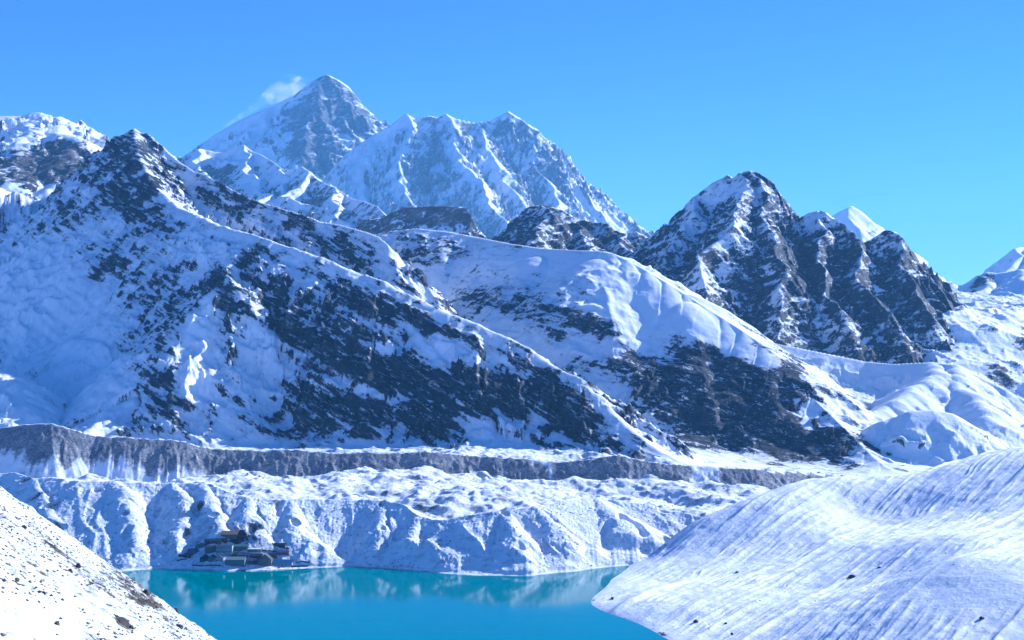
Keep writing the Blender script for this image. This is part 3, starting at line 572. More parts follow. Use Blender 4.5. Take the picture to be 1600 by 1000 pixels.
def hm_(X, Y):
    h, d, qx, qy = skeleton(X, Y, mo, 1, 0.10, 7, 9.0)
    rx, ry = ribcoord(X, Y, d, qx, qy, 14, 0.1)
    px = X/Y*F+800
    smooth = sst(40, 10, np.abs(px-930)-20) if False else np.exp(-((px-950)/70)**4)
    rib = ridged(rx, ry, 24, 4, 0.55, 121)
    rough = ridged(X, Y, 26, 5, 0.6, 122)
    h = h + rib*1.6*sst(0, 12, d)*(1-0.5*smooth)*(1+fbm(X, Y, 120, 2, .5, 129)) + rough*1.3*(1-0.5*smooth) + (ridged(X + 0.35*(Y-1500) + 14*fbm(X, Y, 70, 2, .5, 160), 0.25*Y, 75, 3, 0.5, 161)*5.0 - 1)*sst(0, 30, d)*(1-0.7*smooth) + fbm(X, Y, 60, 3, 0.5, 123)*3 + 0.45*noise2(X/2.2, Y/3, 124)
    dsx = Ds(np.interp(px, shore[:, 0], shore[:, 1])) + 2.0*noise2(X/14, X*0, 125) + 0.8*noise2(X/4, X*0, 126)
    e = Y-dsx
    # beach: rises from the water, then takes over into the slope
    beach = LAKE + 0.10*np.clip(e, -100, 45) - 0.25*np.clip(e-45, 0, 400) + 0.4*rough*sst(0, 20, e) + 0.5*noise2(X/7, Y/7, 127)*sst(0, 12, e)
    vil = np.exp(-(((px-375)/85)**4)) ; kn = LAKE + 0.8 + np.clip(e-4, 0, 75)*0.235 - np.clip(e-78, 0, 200)*0.3 - 7*np.clip(np.abs(px-378)/95, 0, 2)**2*sst(0, 60, e)
    vslope = np.where(e > 0, kn + 0.25*rough, LAKE + 0.10*e)
    kn2 = vslope
    inl = sst(0, 10, e)
    g = np.maximum(beach, kn2*vil + beach*(1-vil))
    slope = np.minimum(h*inl + (LAKE-3)*(1-inl), LAKE - 1.0 + (0.60+0.25*noise2(X/22, Y/22, 170))*e + 1.8*rough + 1.8*fbm(X, Y, 26, 3, 0.6, 171)*sst(0, 20, e))
    hh = 1.5*np.logaddexp(g/1.5, slope/1.5)
    hh = np.where(e < 0, LAKE + 0.35*e, hh)
    return hh, dict(rough=rough, rib=rib, e=e, vil=vil, sm=smooth, px=px)
MO_PX = np.concatenate([ar(-260, 240, 1.8), ar(241, 1100, 1.3), ar(1102, 1280, 4)])
terrain('near_moraine', MO_PX, rows((1440, 1500, 1.6), (1500, 1740, 1.15), (1740, 1980, 8)), hm_, M_MO,
        rockf=lambda X, Y, Z, s, i: 0.6*(s-0.85)+0.5*fbm(X, Y, 14, 4, 0.6, 128)-0.84+0.42*i['vil']*(i['e'] < 80)*(i['e'] > 3) + 0.9*np.exp(-((i['e']-0.6)/1.2)**2) - 0.2*i['sm'],
        paint=[(400, 842, 14, 5, 20, .5), (262, 850, 8, 3, 0, 0.3)], label='near moraine of stony snow running down to the lake shore')  # these strokes paint dark shade patches into the moraine's rock mask
def ground_z(x, y):
    h, _ = hm_(np.array([[x]], float), np.array([[y]], float)); return float(h[0, 0])

# ================================================================== RIGHT HILL
M_RH = terrain_mat('wind_rippled_snow', 1.5, strata=(0, 0, 0.75), aniso=2.2, edge=0.22, fine=1.0, rock_a=(0.05, 0.05, 0.045), rock_b=(0.14, 0.12, 0.09), bump=0.7, snow_bump=0.6)
rh = tps([(925, 945, Ds(945)), (928, 932, Ds(932)), (950, 958, Ds(958)), (1000, 976, Ds(976)), (1045, 1000, Ds(1000)), (955, 905, Ds(905)), (985, 882, Ds(882)),
          (1000, 865, 1600), (1044, 838, 1605), (1088, 812, 1610), (1154, 781, 1630), (1220, 759, 1660), (1273, 746, 1690), (1352, 739, 1720), (1422, 737, 1740), (1506, 715, 1740), (1550, 702, 1740), (1600, 697, 1740), (1750, 680, 1760),
          (1100, 900, 1405), (1200, 950, 1230), (1300, 850, 1460), (1200, 850, 1500), (1400, 900, 1250), (1600, 830, 1330), (1500, 830, 1340), (1400, 1000, 1050), (1200, 1005, 1130), (1600, 862, 1190), (1500, 868, 1190), (1600, 985, 1025), (1500, 978, 1045), (1750, 900, 1100), (1500, 780, 1560), (1350, 800, 1600),
          ('', 50, 1250, -284), ('', 60, 1450, -272), ('', 80, 1050, -288), ('', 120, 950, -284), ('', 0, 900, -300), ('', 110, 1690, -276), ('', 145, 1680, -272), ('', 180, 1690, -266), ('', 222, 1720, -258), ('', 268, 1760, -246), ('', 325, 1780, -232), ('', 200, 1900, -300), ('', 450, 2050, -300), ('', 700, 2100, -280), ('', 330, 700, -225), ('', 160, 700, -262)])
SD = np.array([0.64, 0.768])          # downslope streaks run along this direction
def hr(X, Y):
    h = rh(X, Y)
    along = X*SD[0]+Y*SD[1]; across = X*SD[1]-Y*SD[0]
    w = 6*fbm(X, Y, 200, 2, 0.5, 133)
    st = ridged(along/14, across+w, 32, 4, 0.55, 131)
    st2 = noise2(along/50, (across+w)/8, 132)
    px = X/Y*F+800; py = HZ-h/Y*F
    calm = np.exp(-(((px-1520)/110)**2+((py-910)/50)**2)**2)
    above = sst(LAKE-1, LAKE+8, h)
    st3 = ridged(along/14, across+w*1.5+5*noise2(X/40, Y/40, 138), 15, 3, 0.6, 139)
    h2 = h + (st*3.2+st2*0.3+st3*1.3)*above*(1-0.85*calm) + fbm(X, Y, 90, 3, 0.5, 134)*3.0*above - 3.0*above + noise2(X/9, Y/14, 135)*0.3*above*(1-0.6*calm) + noise2(X/2.2, Y/4, 136)*0.07*above
    return h2, dict(st=st, above=above)
terrain('right_hillside', np.concatenate([ar(880, 920, 4), ar(922, 1610, 1.25), ar(1614, 1760, 5)]), rows((600, 1000, 12), (1000, 1400, 1.9), (1400, 1780, 1.8), (1780, 2200, 20)), hr, M_RH,
        rockf=lambda X, Y, Z, s, i: 0.5*(s-0.5)+0.35*fbm(X, Y, 10, 4, 0.6, 137)-1.02 + 0.9*np.exp(-((Z-LAKE-0.6)/0.7)**2),
        label='smooth wind streaked snow hillside dropping to the lake from the right')

# ================================================================== LEFT FOREGROUND SLOPE
M_LS = terrain_mat('grassy_stony_snow', 0.42, strata=(0, 0, -0.6), aniso=1.8, edge=0.22, fine=1.1, rock_a=(0.035, 0.032, 0.022), rock_b=(0.13, 0.11, 0.075), bump=0.8, snow_bump=0.6, dirt=0.7, ledge=0.3, snow=(0.68, 0.70, 0.70))
def hl(X, Y):
    y0 = 268 + 0.22*(X+93)
    h = -25.4 - 0.729*X - 0.277*Y + 23.7*np.exp(-((X*X+Y*Y)/45.0**2))
    e = np.clip(Y-y0, 0, None)
    h = h - 0.0022*e*e*np.where(e < 220, 1, 0) - np.where(e >= 220, 0.0022*220*220+0.968*(e-220), 0)
    r = ridged(X+0.4*Y, Y, 15, 4, 0.6, 141)
    h = h + fbm(X, Y, 70, 3, 0.5, 142)*3.0*sst(50, 120, Y) + r*0.75*sst(40, 110, Y) + noise2(X/2.0, Y/2.6, 143)*0.28 + noise2(X/0.9, Y/1.2, 144)*0.10
    return h, dict(r=r)
terrain('left_foreground_slope', np.concatenate([ar(-900, -60, 14), ar(-60, 350, 1.0), ar(352, 900, 10), ar(920, 2400, 60)]), rows((2, 90, 4), (90, 330, 0.62), (330, 620, 8)), hl, M_LS,
        rockf=lambda X, Y, Z, s, i: 0.55*fbm(X, Y, 9, 4, 0.6, 145)+0.25*i['r']-0.62, 
        paint=[(205, 915, 60, 12, 38, 0.55), (140, 900, 60, 14, 38, 0.4), (240, 950, 60, 12, 38, 0.5), (75, 845, 40, 8, 38, 0.4), (70, 890, 50, 12, 38, .2), (60, 960, 60, 30, 20, -0.7), (195, 975, 20, 6, 35, 0.6), (110, 830, 60, 6, 40, 0.35)],
        label='sunlit snow slope with grass tufts and stones in the left foreground')

# ================================================================== BASE GROUND, LAKE
m, nt, b = mat('valley_snow'); b.inputs['Base Color'].default_value = (*SNOW, 1); b.inputs['Roughness'].default_value = 0.8
aa = np.radians(np.linspace(0, 360, 97)); rr_ = np.array([0.1, 500, 1500, 3000, 6000, 12000, 26000, 60000])
AA, RR = np.meshgrid(aa, rr_); ZZ = np.full_like(AA, -470.0) - 0.0*RR
ZZ += 60*noise2(RR*np.cos(AA)/4000, RR*np.sin(AA)/4000, 9)
ZZ = np.minimum(ZZ, -440)
idx = np.arange(AA.size).reshape(AA.shape)
q = np.stack([idx[:-1, :-1], idx[:-1, 1:], idx[1:, 1:], idx[1:, :-1]], -1).reshape(-1, 4)[:, ::-1]
tag(raw_mesh('ground', np.stack([RR*np.cos(AA), RR*np.sin(AA), ZZ], -1).reshape(-1, 3), q, m), 'snow covered valley ground under and beyond the mountains', None, None, 'structure')

m, nt, b = mat('glacial_water'); L = nt.links
geo = N(nt, 'ShaderNodeNewGeometry')
mp = N(nt, 'ShaderNodeMapping'); L.new(geo.outputs['Position'], mp.inputs[0]); mp.inputs['Scale'].default_value = (1, 0.6, 1)
w1 = N(nt, 'ShaderNodeTexNoise', i_Scale=0.35, i_Detail=3.0, i_Roughness=0.5); L.new(mp.outputs[0], w1.inputs['Vector'])
w2 = N(nt, 'ShaderNodeTexNoise', i_Scale=0.008, i_Detail=3.0); L.new(mp.outputs[0], w2.inputs['Vector'])
bp = N(nt, 'ShaderNodeBump'); L.new(w1.outputs[0], bp.inputs['Height']); bp.inputs['Strength'].default_value = 0.08; bp.inputs['Distance'].default_value = 0.05
L.new(bp.outputs[0], b.inputs['Normal'])
L.new(mixc(nt, w2.outputs[0], (0.005, 0.175, 0.19), (0.005, 0.215, 0.22)), b.inputs['Base Color'])
b.inputs['Roughness'].default_value = 0.085; b.inputs['IOR'].default_value = 1.33
co = np.array([(-700, 330, LAKE), (420, 330, LAKE), (420, 1620, LAKE), (-700, 1620, LAKE)], float)
nx, ny = 40, 40
gx, gy = np.meshgrid(np.linspace(-700, 420, nx), np.linspace(330, 1620, ny)); idx = np.arange(nx*ny).reshape(ny, nx)
q = np.stack([idx[:-1, :-1], idx[:-1, 1:], idx[1:, 1:], idx[1:, :-1]], -1).reshape(-1, 4)
tag(raw_mesh('lake_water', np.stack([gx, gy, gx*0+LAKE], -1).reshape(-1, 3), q, m), 'turquoise glacial lake below the village', None, None, 'structure')

# ================================================================== HAZE
def box_mesh(name, a, b_, m):
    co = np.array([(x, y, z) for z in (a[2], b_[2]) for y in (a[1], b_[1]) for x in (a[0], b_[0])], float)
    q = np.array([(0, 2, 3, 1), (4, 5, 7, 6), (0, 1, 5, 4), (2, 6, 7, 3), (0, 4, 6, 2), (1, 3, 7, 5)])
    return raw_mesh(name, co, q, m, False)
hz = bpy.data.materials.new('air'); hz.use_nodes = True; hn = hz.node_tree
for n in list(hn.nodes): hn.nodes.remove(n)
ho = hn.nodes.new('ShaderNodeOutputMaterial'); pv = hn.nodes.new('ShaderNodeVolumePrincipled')
pv.inputs['Color'].default_value = (0.27, 0.60, 1.0, 1); pv.inputs['Density'].default_value = 1.4e-5; pv.inputs['Anisotropy'].default_value = 0.0
hn.links.new(pv.outputs[0], ho.inputs['Volume'])
tag(box_mesh('haze', (-62000, -62000, -560), (62000, 62000, 4300), hz), 'thin blue air between the viewer and the far peaks', None, None, 'stuff')

# ================================================================== SNOW BLOWN OFF THE SUMMIT RIDGE
pm = bpy.data.materials.new('blown_snow'); pm.use_nodes = True; pn = pm.node_tree
for n in list(pn.nodes): pn.nodes.remove(n)
po = pn.nodes.new('ShaderNodeOutputMaterial'); pv2 = pn.nodes.new('ShaderNodeVolumePrincipled')
g = pn.nodes.new('ShaderNodeNewGeometry')
n1 = N(pn, 'ShaderNodeTexNoise', i_Scale=0.0038, i_Detail=7.0, i_Roughness=0.68, i_Distortion=0.8); pn.links.new(g.outputs['Position'], n1.inputs['Vector'])
mr = N(pn, 'ShaderNodeMapRange', interpolation_type='SMOOTHSTEP'); pn.links.new(n1.outputs[0], mr.inputs[0])
mr.inputs[1].default_value = 0.40; mr.inputs[2].default_value = 0.80; mr.inputs[4].default_value = 0.0055
pn.links.new(mr.outputs[0], pv2.inputs['Density']); pv2.inputs['Color'].default_value = (0.95, 0.97, 1, 1); pv2.inputs['Anisotropy'].default_value = 0.2
pn.links.new(pv2.outputs[0], po.inputs['Volume'])
path = [(320, 217, 8, 24050), (360, 192, 40, 24080), (395, 168, 80, 24100), (420, 148, 170, 24100), (440, 139, 240, 24100), (458, 135, 210, 24080), (474, 133, 110, 24050), (488, 128, 15, 24020)]
vs_, n_ = [], 16
for (px, py, r, D) in path:
    x, y, z = P(px, py, D)
    for k in range(n_):
        a = k*2*math.pi/n_; vs_.append((x + 0.35*r*math.sin(a)*0.5, y+r*0.8*math.cos(a), z+r*math.sin(a)))
qs = [(i*n_+k, i*n_+(k+1) % n_, (i+1)*n_+(k+1) % n_, (i+1)*n_+k) for i in range(len(path)-1) for k in range(n_)]
me = bpy.data.meshes.new('snow_plume'); me.from_pydata(vs_, [], qs + [tuple(range(n_))[::-1], tuple(range((len(path)-1)*n_, len(path)*n_))]); me.materials.append(pm)
o = bpy.data.objects.new('snow_plume', me); S.collection.objects.link(o); tag(o, 'thin plume of snow blown off the summit ridge', None, None, 'stuff')

# ================================================================== VILLAGE
M = dict(
 stone=flat_mat('grey_stone_wall', (0.13, 0.135, 0.14), 0.9, 0.4, 1.6, bump=0.6), dark=flat_mat('dark_stone_wall', (0.055, 0.06, 0.07), 0.9, 0.4, 1.6, bump=0.6),
 plaster=flat_mat('weathered_pale_wall', (0.30, 0.33, 0.36), 0.85, 0.15, 0.7), green=flat_mat('grey_green_wall', (0.10, 0.17, 0.18), 0.8, 0.2, 0.6),
 blue=flat_mat('blue_metal_roof', (0.03, 0.10, 0.26), 0.45, 0.2, 0.5), slate=flat_mat('dark_metal_roof', (0.05, 0.065, 0.09), 0.5, 0.3, 0.6), violet=flat_mat('violet_grey_roof', (0.11, 0.11, 0.20), 0.5, 0.25, 0.6),
 rust=flat_mat('faded_orange_roof', (0.55, 0.30, 0.16), 0.6, 0.2, 0.5), teal=flat_mat('grey_green_roof', (0.12, 0.19, 0.21), 0.5, 0.25, 0.6), snow=flat_mat('roof_snow', (0.8, 0.86, 0.93), 0.8, 0.05, 0.8, bump=0.3),
 frame=flat_mat('window_frame_paint', (0.36, 0.42, 0.50), 0.6, 0.1), glass=flat_mat('dark_window_glass', (0.02, 0.03, 0.05), 0.15, 0.2), door=flat_mat('door_wood', (0.08, 0.07, 0.08), 0.7, 0.25), boulder=flat_mat('boulder_stone', (0.055, 0.052, 0.045), 0.9, 0.5, 2.5, bump=0.8))

def verts_obj(name, vs, fs, m, parent=None, loc=(0, 0, 0)):
    me = bpy.data.meshes.new(name); me.from_pydata([tuple(v) for v in vs], [], fs); me.materials.append(m); me.update()
    o = bpy.data.objects.new(name, me); S.collection.objects.link(o); o.location = loc
    if parent: o.parent = parent
    return o
BF = [(0, 2, 3, 1), (4, 5, 7, 6), (0, 1, 5, 4), (2, 6, 7, 3), (0, 4, 6, 2), (1, 3, 7, 5)]
def box(x0, x1, y0, y1, z0, z1): return [(x, y, z) for z in (z0, z1) for y in (y0, y1) for x in (x0, x1)]
def frame_mesh(w, h, t=0.12, dp=0.16):
    vs, fs = [], []
    for b_ in ((-w/2, w/2, -dp, 0.0, 0, t), (-w/2, w/2, -dp, 0.0, h-t, h), (-w/2, -w/2+t, -dp+.01, 0.0, t, h-t), (w/2-t, w/2, -dp+.01, 0.0, t, h-t), (-t/3, t/3, -dp+.02, 0.0, t, h-t)):
        k = len(vs); vs += box(*b_); fs += [tuple(k+i for i in f) for f in BF]
    return vs, fs
wmesh = {}
def window(root, x, y, z, w, h, side=0):
    key = (round(w, 1), round(h, 1))
    if key not in wmesh:
        a = bpy.data.meshes.new('window'); v, f = frame_mesh(w, h); a.from_pydata(v, [], f); a.materials.append(M['frame'])
        b_ = bpy.data.meshes.new('pane'); b_.from_pydata(box(-w/2+.12, w/2-.12, -.06, -.02, .12, h-.12), [], BF); b_.materials.append(M['glass'])
        wmesh[key] = (a, b_)
    a, b_ = wmesh[key]
    o = bpy.data.objects.new('window', a); S.collection.objects.link(o); o.parent = root; o.location = (x, y, z); o.rotation_euler = (0, 0, side)
    p = bpy.data.objects.new('pane', b_); S.collection.objects.link(p); p.parent = o

prof_cache = {}
def place(px, py):
    ys = np.arange(1485, 1640, 0.5)[:, None]; xs = (px-800)/F*ys
    z, _ = hm_(xs, ys); pr = HZ - z/ys*F
    k = int(np.argmax(pr[:, 0] <= py)); 
    return float(xs[k, 0]), float(ys[k, 0]), float(z[k, 0])

def house(px, py, wpx, dep, h, roof, wall, rmat, label, rot=0.0, floors=1, wins=None, snow=False, name='stone_house', rise=1.6, cat='house', eave_m=None, door=True):
    x, y, z = place(px, py)
    w = wpx/F*y*1.15; h = h*1.2; rise = rise*1.15
    r = bpy.data.objects.new(name, None); S.collection.objects.link(r); r.location = (x, y+dep/2, z-0.3); r.rotation_euler = (0, 0, math.radians(rot)); r.empty_display_size = 2
    tag(r, label, cat, 'stone houses of the lakeside village' if cat == 'house' else None)
    W2, D2 = w/2, dep/2; B = -1.6
    if roof == 'gx' or roof == 'shed' or roof == 'flat' or roof == 'hip': verts_obj('wall', box(-W2, W2, -D2, D2, B, h), BF, M[wall], r)
    ov = 0.5
    if roof == 'gx':      # ridge runs along the front
        vs = [(-W2-ov, -D2-ov, h-.15), (W2+ov, -D2-ov, h-.15), (W2+ov, 0, h+rise), (-W2-ov, 0, h+rise), (-W2-ov, D2+ov, h-.15), (W2+ov, D2+ov, h-.15)]
        t = [(a, b_, c+0.18) for a, b_, c in vs]
        fs = [(0, 1, 2, 3)[::-1], (3, 2, 5, 4)[::-1], (6, 7, 8, 9), (9, 8, 11, 10), (0, 1, 7, 6), (4, 10, 11, 5), (0, 6, 9, 3), (3, 9, 10, 4), (1, 2, 8, 7), (2, 5, 11, 8)]
        verts_obj('roof', vs+t, fs, M[rmat], r)
        verts_obj('gable', [(-W2, -D2+.02, h), (-W2, D2-.02, h), (-W2, 0, h+rise-.1), (W2, -D2+.02, h), (W2, D2-.02, h), (W2, 0, h+rise-.1)], [(0, 1, 2), (3, 5, 4), (0, 2, 5, 3), (1, 4, 5, 2), (0, 3, 4, 1)], M[wall], r)
        if snow:
            s_ = [(-W2-.3, 0.06, h+rise+.22), (W2+.3, 0.06, h+rise+.22), (W2+.3, D2+.3, h+.12), (-W2-.3, D2+.3, h+.12)]
            s_ += [(a, b_, c+.2) for a, b_, c in s_]
            sp = verts_obj('roof_snow', s_, [(0, 3, 2, 1), (4, 5, 6, 7), (0, 1, 5, 4), (1, 2, 6, 5), (2, 3, 7, 6), (3, 0, 4, 7)], M['snow'], r)
    elif roof == 'gy':    # gable faces the lake
        vs = [(-W2, -D2, B), (W2, -D2, B), (W2, -D2, h), (0, -D2, h+rise), (-W2, -D2, h)]; vs += [(a, D2, c) for a, b_, c in vs]
        verts_obj('wall', vs, [(0, 1, 2, 3, 4), (5, 9, 8, 7, 6), (0, 5, 6, 1), (1, 6, 7, 2), (2, 7, 8, 3), (3, 8, 9, 4), (4, 9, 5, 0)], M[wall], r)
        k = rise/W2; e = ov
        vs = [(-W2-e, -D2-e, h-k*e+.03), (0, -D2-e, h+rise+.03), (W2+e, -D2-e, h-k*e+.03), (-W2-e, D2+e, h-k*e+.03), (0, D2+e, h+rise+.03), (W2+e, D2+e, h-k*e+.03)]
        t = [(a, b_, c+0.2) for a, b_, c in vs]
        fs = [(0, 1, 4, 3), (1, 2, 5, 4), (6, 9, 10, 7), (7, 10, 11, 8), (0, 6, 7, 1), (1, 7, 8, 2), (3, 4, 10, 9), (4, 5, 11, 10), (0, 3, 9, 6), (2, 8, 11, 5)]
        verts_obj('roof', vs+t, fs, M[rmat], r)
    elif roof == 'shed':
        vs = box(-W2-ov, W2+ov, -D2-ov, D2+ov, 0, .2); vs = [(a, b_, c + h + 0.03 + (b_+D2+ov)/(2*D2+2*ov)*rise) for a, b_, c in vs]
        verts_obj('roof', vs, BF, M[rmat], r)
        verts_obj('gable', [(-W2, -D2+.02, h), (-W2, D2-.02, h), (-W2, D2-.02, h+rise*.9), (W2, -D2+.02, h), (W2, D2-.02, h), (W2, D2-.02, h+rise*.9)], [(0, 1, 2), (3, 5, 4), (0, 2, 5, 3), (1, 4, 5, 2), (0, 3, 4, 1)], M[wall], r)
    elif roof == 'flat':
        verts_obj('roof', box(-W2-ov*.6, W2+ov*.6, -D2-ov*.6, D2+ov*.6, h+.003, h+.28), BF, M[rmat], r)
        if snow: verts_obj('roof_snow', box(-W2, W2, -D2, D2, h+.285, h+.45), BF, M['snow'], r)
    elif roof == 'hip':
        vs = [(-W2-ov, -D2-ov, h), (W2+ov, -D2-ov, h), (W2+ov, D2+ov, h), (-W2-ov, D2+ov, h), (-W2*.3, 0, h+rise), (W2*.3, 0, h+rise)]
        verts_obj('roof', vs, [(0, 3, 2, 1), (0, 1, 5, 4), (1, 2, 5), (2, 3, 4, 5), (3, 0, 4)], M[rmat], r)
    nw = wins if wins is not None else max(1, int(w/3.0))
    fh = h/floors
    for fl in range(floors):
        for k in range(nw):
            xx = -W2 + (k+0.5)*w/nw
            if door and fl == 0 and k == nw//2 and nw > 2:
                d_ = verts_obj('door', box(xx-.55, xx+.55, -D2-.12, -D2+.02, 0.0, 2.1), BF, M['door'], r); verts_obj('handle', box(xx+.35, xx+.43, -D2-.2, -D2-.121, 1.0, 1.1), BF, M['frame'], d_)
                continue
            window(r, xx, -D2-.003, fl*fh+min(1.0, fh*.32), min(1.5, w/nw*.62), min(1.4, fh*.52))
    return r

VIL = [
 (377, 843, 17, 8, 4.2, 'hip', 'dark', 'slate', 'tall dark house with a pointed roof at the top of the village', dict(rise=4.2, floors=2, rot=-6)),
 (358, 842, 22, 8, 4.0, 'gx', 'stone', 'rust', 'top village lodge with a pale orange roof beside the pointed house', dict(rise=2.6, floors=1, wins=6)),
 (346, 846, 14, 6, 2.4, 'flat', 'dark', 'slate', 'low dark building just under the left end of the orange roof', dict(wins=3)),
 (370, 851, 30, 7, 3.0, 'gx', 'dark', 'slate', 'long dark lodge directly below the orange roofed one', dict(rise=1.4, wins=7)),
 (332, 850, 22, 6, 2.6, 'gx', 'dark', 'slate', 'low dark roofed house on the upper left edge of the village', dict(rise=1.5, wins=4)),
 (312, 857, 12, 6, 2.6, 'gy', 'green', 'teal', 'small greenish house at the upper left corner of the village', dict(rise=1.4, wins=2)),
 (350, 864, 22, 7, 6.2, 'flat', 'plaster', 'slate', 'two storey lodge with close rows of windows in the village middle', dict(floors=2, wins=9)),
 (330, 864, 17, 7, 5.0, 'gx', 'stone', 'slate', 'grey lodge joined to the left side of the many windowed lodge', dict(floors=2, rise=1.2, wins=5)),
 (374, 862, 24, 7, 4.6, 'gx', 'green', 'teal', 'grey green lodge on the right side of the many windowed lodge', dict(floors=2, rise=1.5, wins=6)),
 (397, 863, 18, 6, 2.6, 'flat', 'stone', 'teal', 'long low shed with a flat roof right of the village middle', dict(snow=True, wins=4)),
 (305, 866, 20, 6, 2.4, 'shed', 'stone', 'violet', 'long low house with a violet grey roof on the left slope', dict(rise=1.8, wins=4, rot=8)),
 (288, 871, 16, 5, 2.0, 'shed', 'dark', 'violet', 'outermost violet roofed shed on the left edge of the village', dict(rise=1.4, wins=2, rot=10)),
 (319, 878, 12, 6, 3.4, 'gy', 'dark', 'slate', 'dark gabled cottage, leftmost of three in a row', dict(rise=2.4, wins=2, door=False)),
 (331, 878, 10, 6, 3.4, 'gy', 'green', 'slate', 'gabled cottage standing between two others of its row', dict(rise=2.2, wins=2, door=False)),
 (342, 878, 11, 6, 3.4, 'gy', 'plaster', 'slate', 'pale gabled cottage, right end of the row of three', dict(rise=2.2, wins=2, door=False)),
 (364, 871, 12, 6, 3.0, 'gx', 'green', 'teal', 'small greenish house behind the large waterfront lodge', dict(rise=1.6, wins=3, snow=True)),
 (379, 872, 14, 6, 2.8, 'gx', 'stone', 'violet', 'violet grey roofed house behind the large waterfront lodge', dict(rise=1.6, wins=3)),
 (367, 885, 26, 9, 5.6, 'shed', 'green', 'teal', 'large grey green lodge nearest the water', dict(rise=1.4, floors=2, wins=7)),
 (396, 882, 16, 7, 3.2, 'gx', 'dark', 'violet', 'dark house between the waterfront lodge and the steep gabled house', dict(rise=1.8, wins=4)),
 (414, 884, 17, 9, 5.2, 'gy', 'stone', 'slate', 'steep gabled stone house near the right end of the waterfront', dict(rise=5.0, floors=2, wins=3)),
 (400, 873, 16, 6, 2.6, 'gx', 'dark', 'slate', 'low dark house behind the steep gabled house', dict(rise=1.5, wins=3, snow=True)),
 (425, 872, 13, 6, 2.6, 'gx', 'stone', 'slate', 'grey house behind and right of the steep gabled house', dict(rise=1.5, wins=3)),
 (441, 884, 26, 7, 2.4, 'shed', 'plaster', 'blue', 'long low house with a deep blue roof by the water', dict(rise=2.2, wins=5)),
 (443, 868, 14, 6, 2.6, 'gx', 'stone', 'violet', 'violet grey house on the right slope above the blue roof', dict(rise=1.5, wins=3)),
 (437, 855, 16, 5, 2.2, 'gx', 'dark', 'slate', 'low dark hut high on the right side of the village', dict(rise=1.4, wins=3, rot=-8)),
]
for (px, py, w, dp, h, rf, wl_, rm, lab, kw) in VIL:
    house(px, py, w, dp, h, rf, wl_, rm, lab, **kw)

def stone_wall(px0, py0, px1, py1, h, label):
    a = Vector(place(px0, py0)); b_ = Vector(place(px1, py1)); n = max(3, int((b_-a).length/1.2)); rnd = random.Random(px0)
    vs, fs = [], []
    for i in range(n):
        p = a.lerp(b_, i/n); q = a.lerp(b_, (i+0.94)/n); hh = h*rnd.uniform(.75, 1.15)
        d = (q-p).normalized(); nn = Vector((-d.y, d.x, 0))*rnd.uniform(.3, .45); k = len(vs)
        pz = ground_z(p.x, p.y)-.4
        for z in (pz, pz+hh+.4):
            for s_ in (-1, 1):
                for e in (p, q): vs.append((e.x+nn.x*s_, e.y+nn.y*s_, z))
        fs += [tuple(k+i_ for i_ in f) for f in BF]
    o = verts_obj('stone_wall', vs, fs, M['dark']); tag(o, label, 'wall', 'dry stone walls around the village')
stone_wall(455, 886, 482, 885, 1.2, 'dark dry stone wall right of the blue roofed house')
stone_wall(462, 880, 484, 879, 1.0, 'dark dry stone wall uphill of the one by the blue roof')
stone_wall(410, 861, 432, 863, 1.0, 'dry stone wall on the snow right of the flat roofed shed')
stone_wall(425, 850, 452, 858, 1.2, 'dark dry stone wall climbing above the right side of the village')
stone_wall(300, 884, 345, 884, 0.9, 'long low stone wall along the beach left of the large lodge')
stone_wall(276, 877, 292, 874, 1.0, 'short stone wall at the far left end of the village')

# ================================================================== BOULDERS
def boulder_mesh(seed, sx, sy, sz):
    import bmesh
    bm = bmesh.new(); bmesh.ops.create_icosphere(bm, subdivisions=3, radius=1.0)
    rnd = random.Random(seed); pl = [Vector((rnd.uniform(-1, 1), rnd.uniform(-1, 1), rnd.uniform(-.6, 1))).normalized() for _ in range(9)]
    cut = [rnd.uniform(.55, .85) for _ in pl]
    c = np.array([v.co[:] for v in bm.verts]); nz_ = noise3(c[:, 0]*2.2, c[:, 1]*2.2, c[:, 2]*2.2, seed)
    for v, n in zip(bm.verts, nz_):
        p = v.co.copy()
        for a, k in zip(pl, cut):
            d = p.dot(a)
            if d > k: p -= a*(d-k)
        p *= 1+0.10*n
        v.co = (p.x*sx, p.y*sy, p.z*sz)
    me = bpy.data.meshes.new('boulder'); bm.to_mesh(me); bm.free(); me.materials.append(M['boulder']); return me
def hit(hf, px, py, d0, d1, st):
    ys = np.arange(d0, d1, st)[:, None]; xs = (px-800)/F*ys; z, _ = hf(xs, ys); pr = HZ - z/ys*F
    k = int(np.argmax(pr[:, 0] <= py)); return float(xs[k, 0]), float(ys[k, 0]), float(z[k, 0])
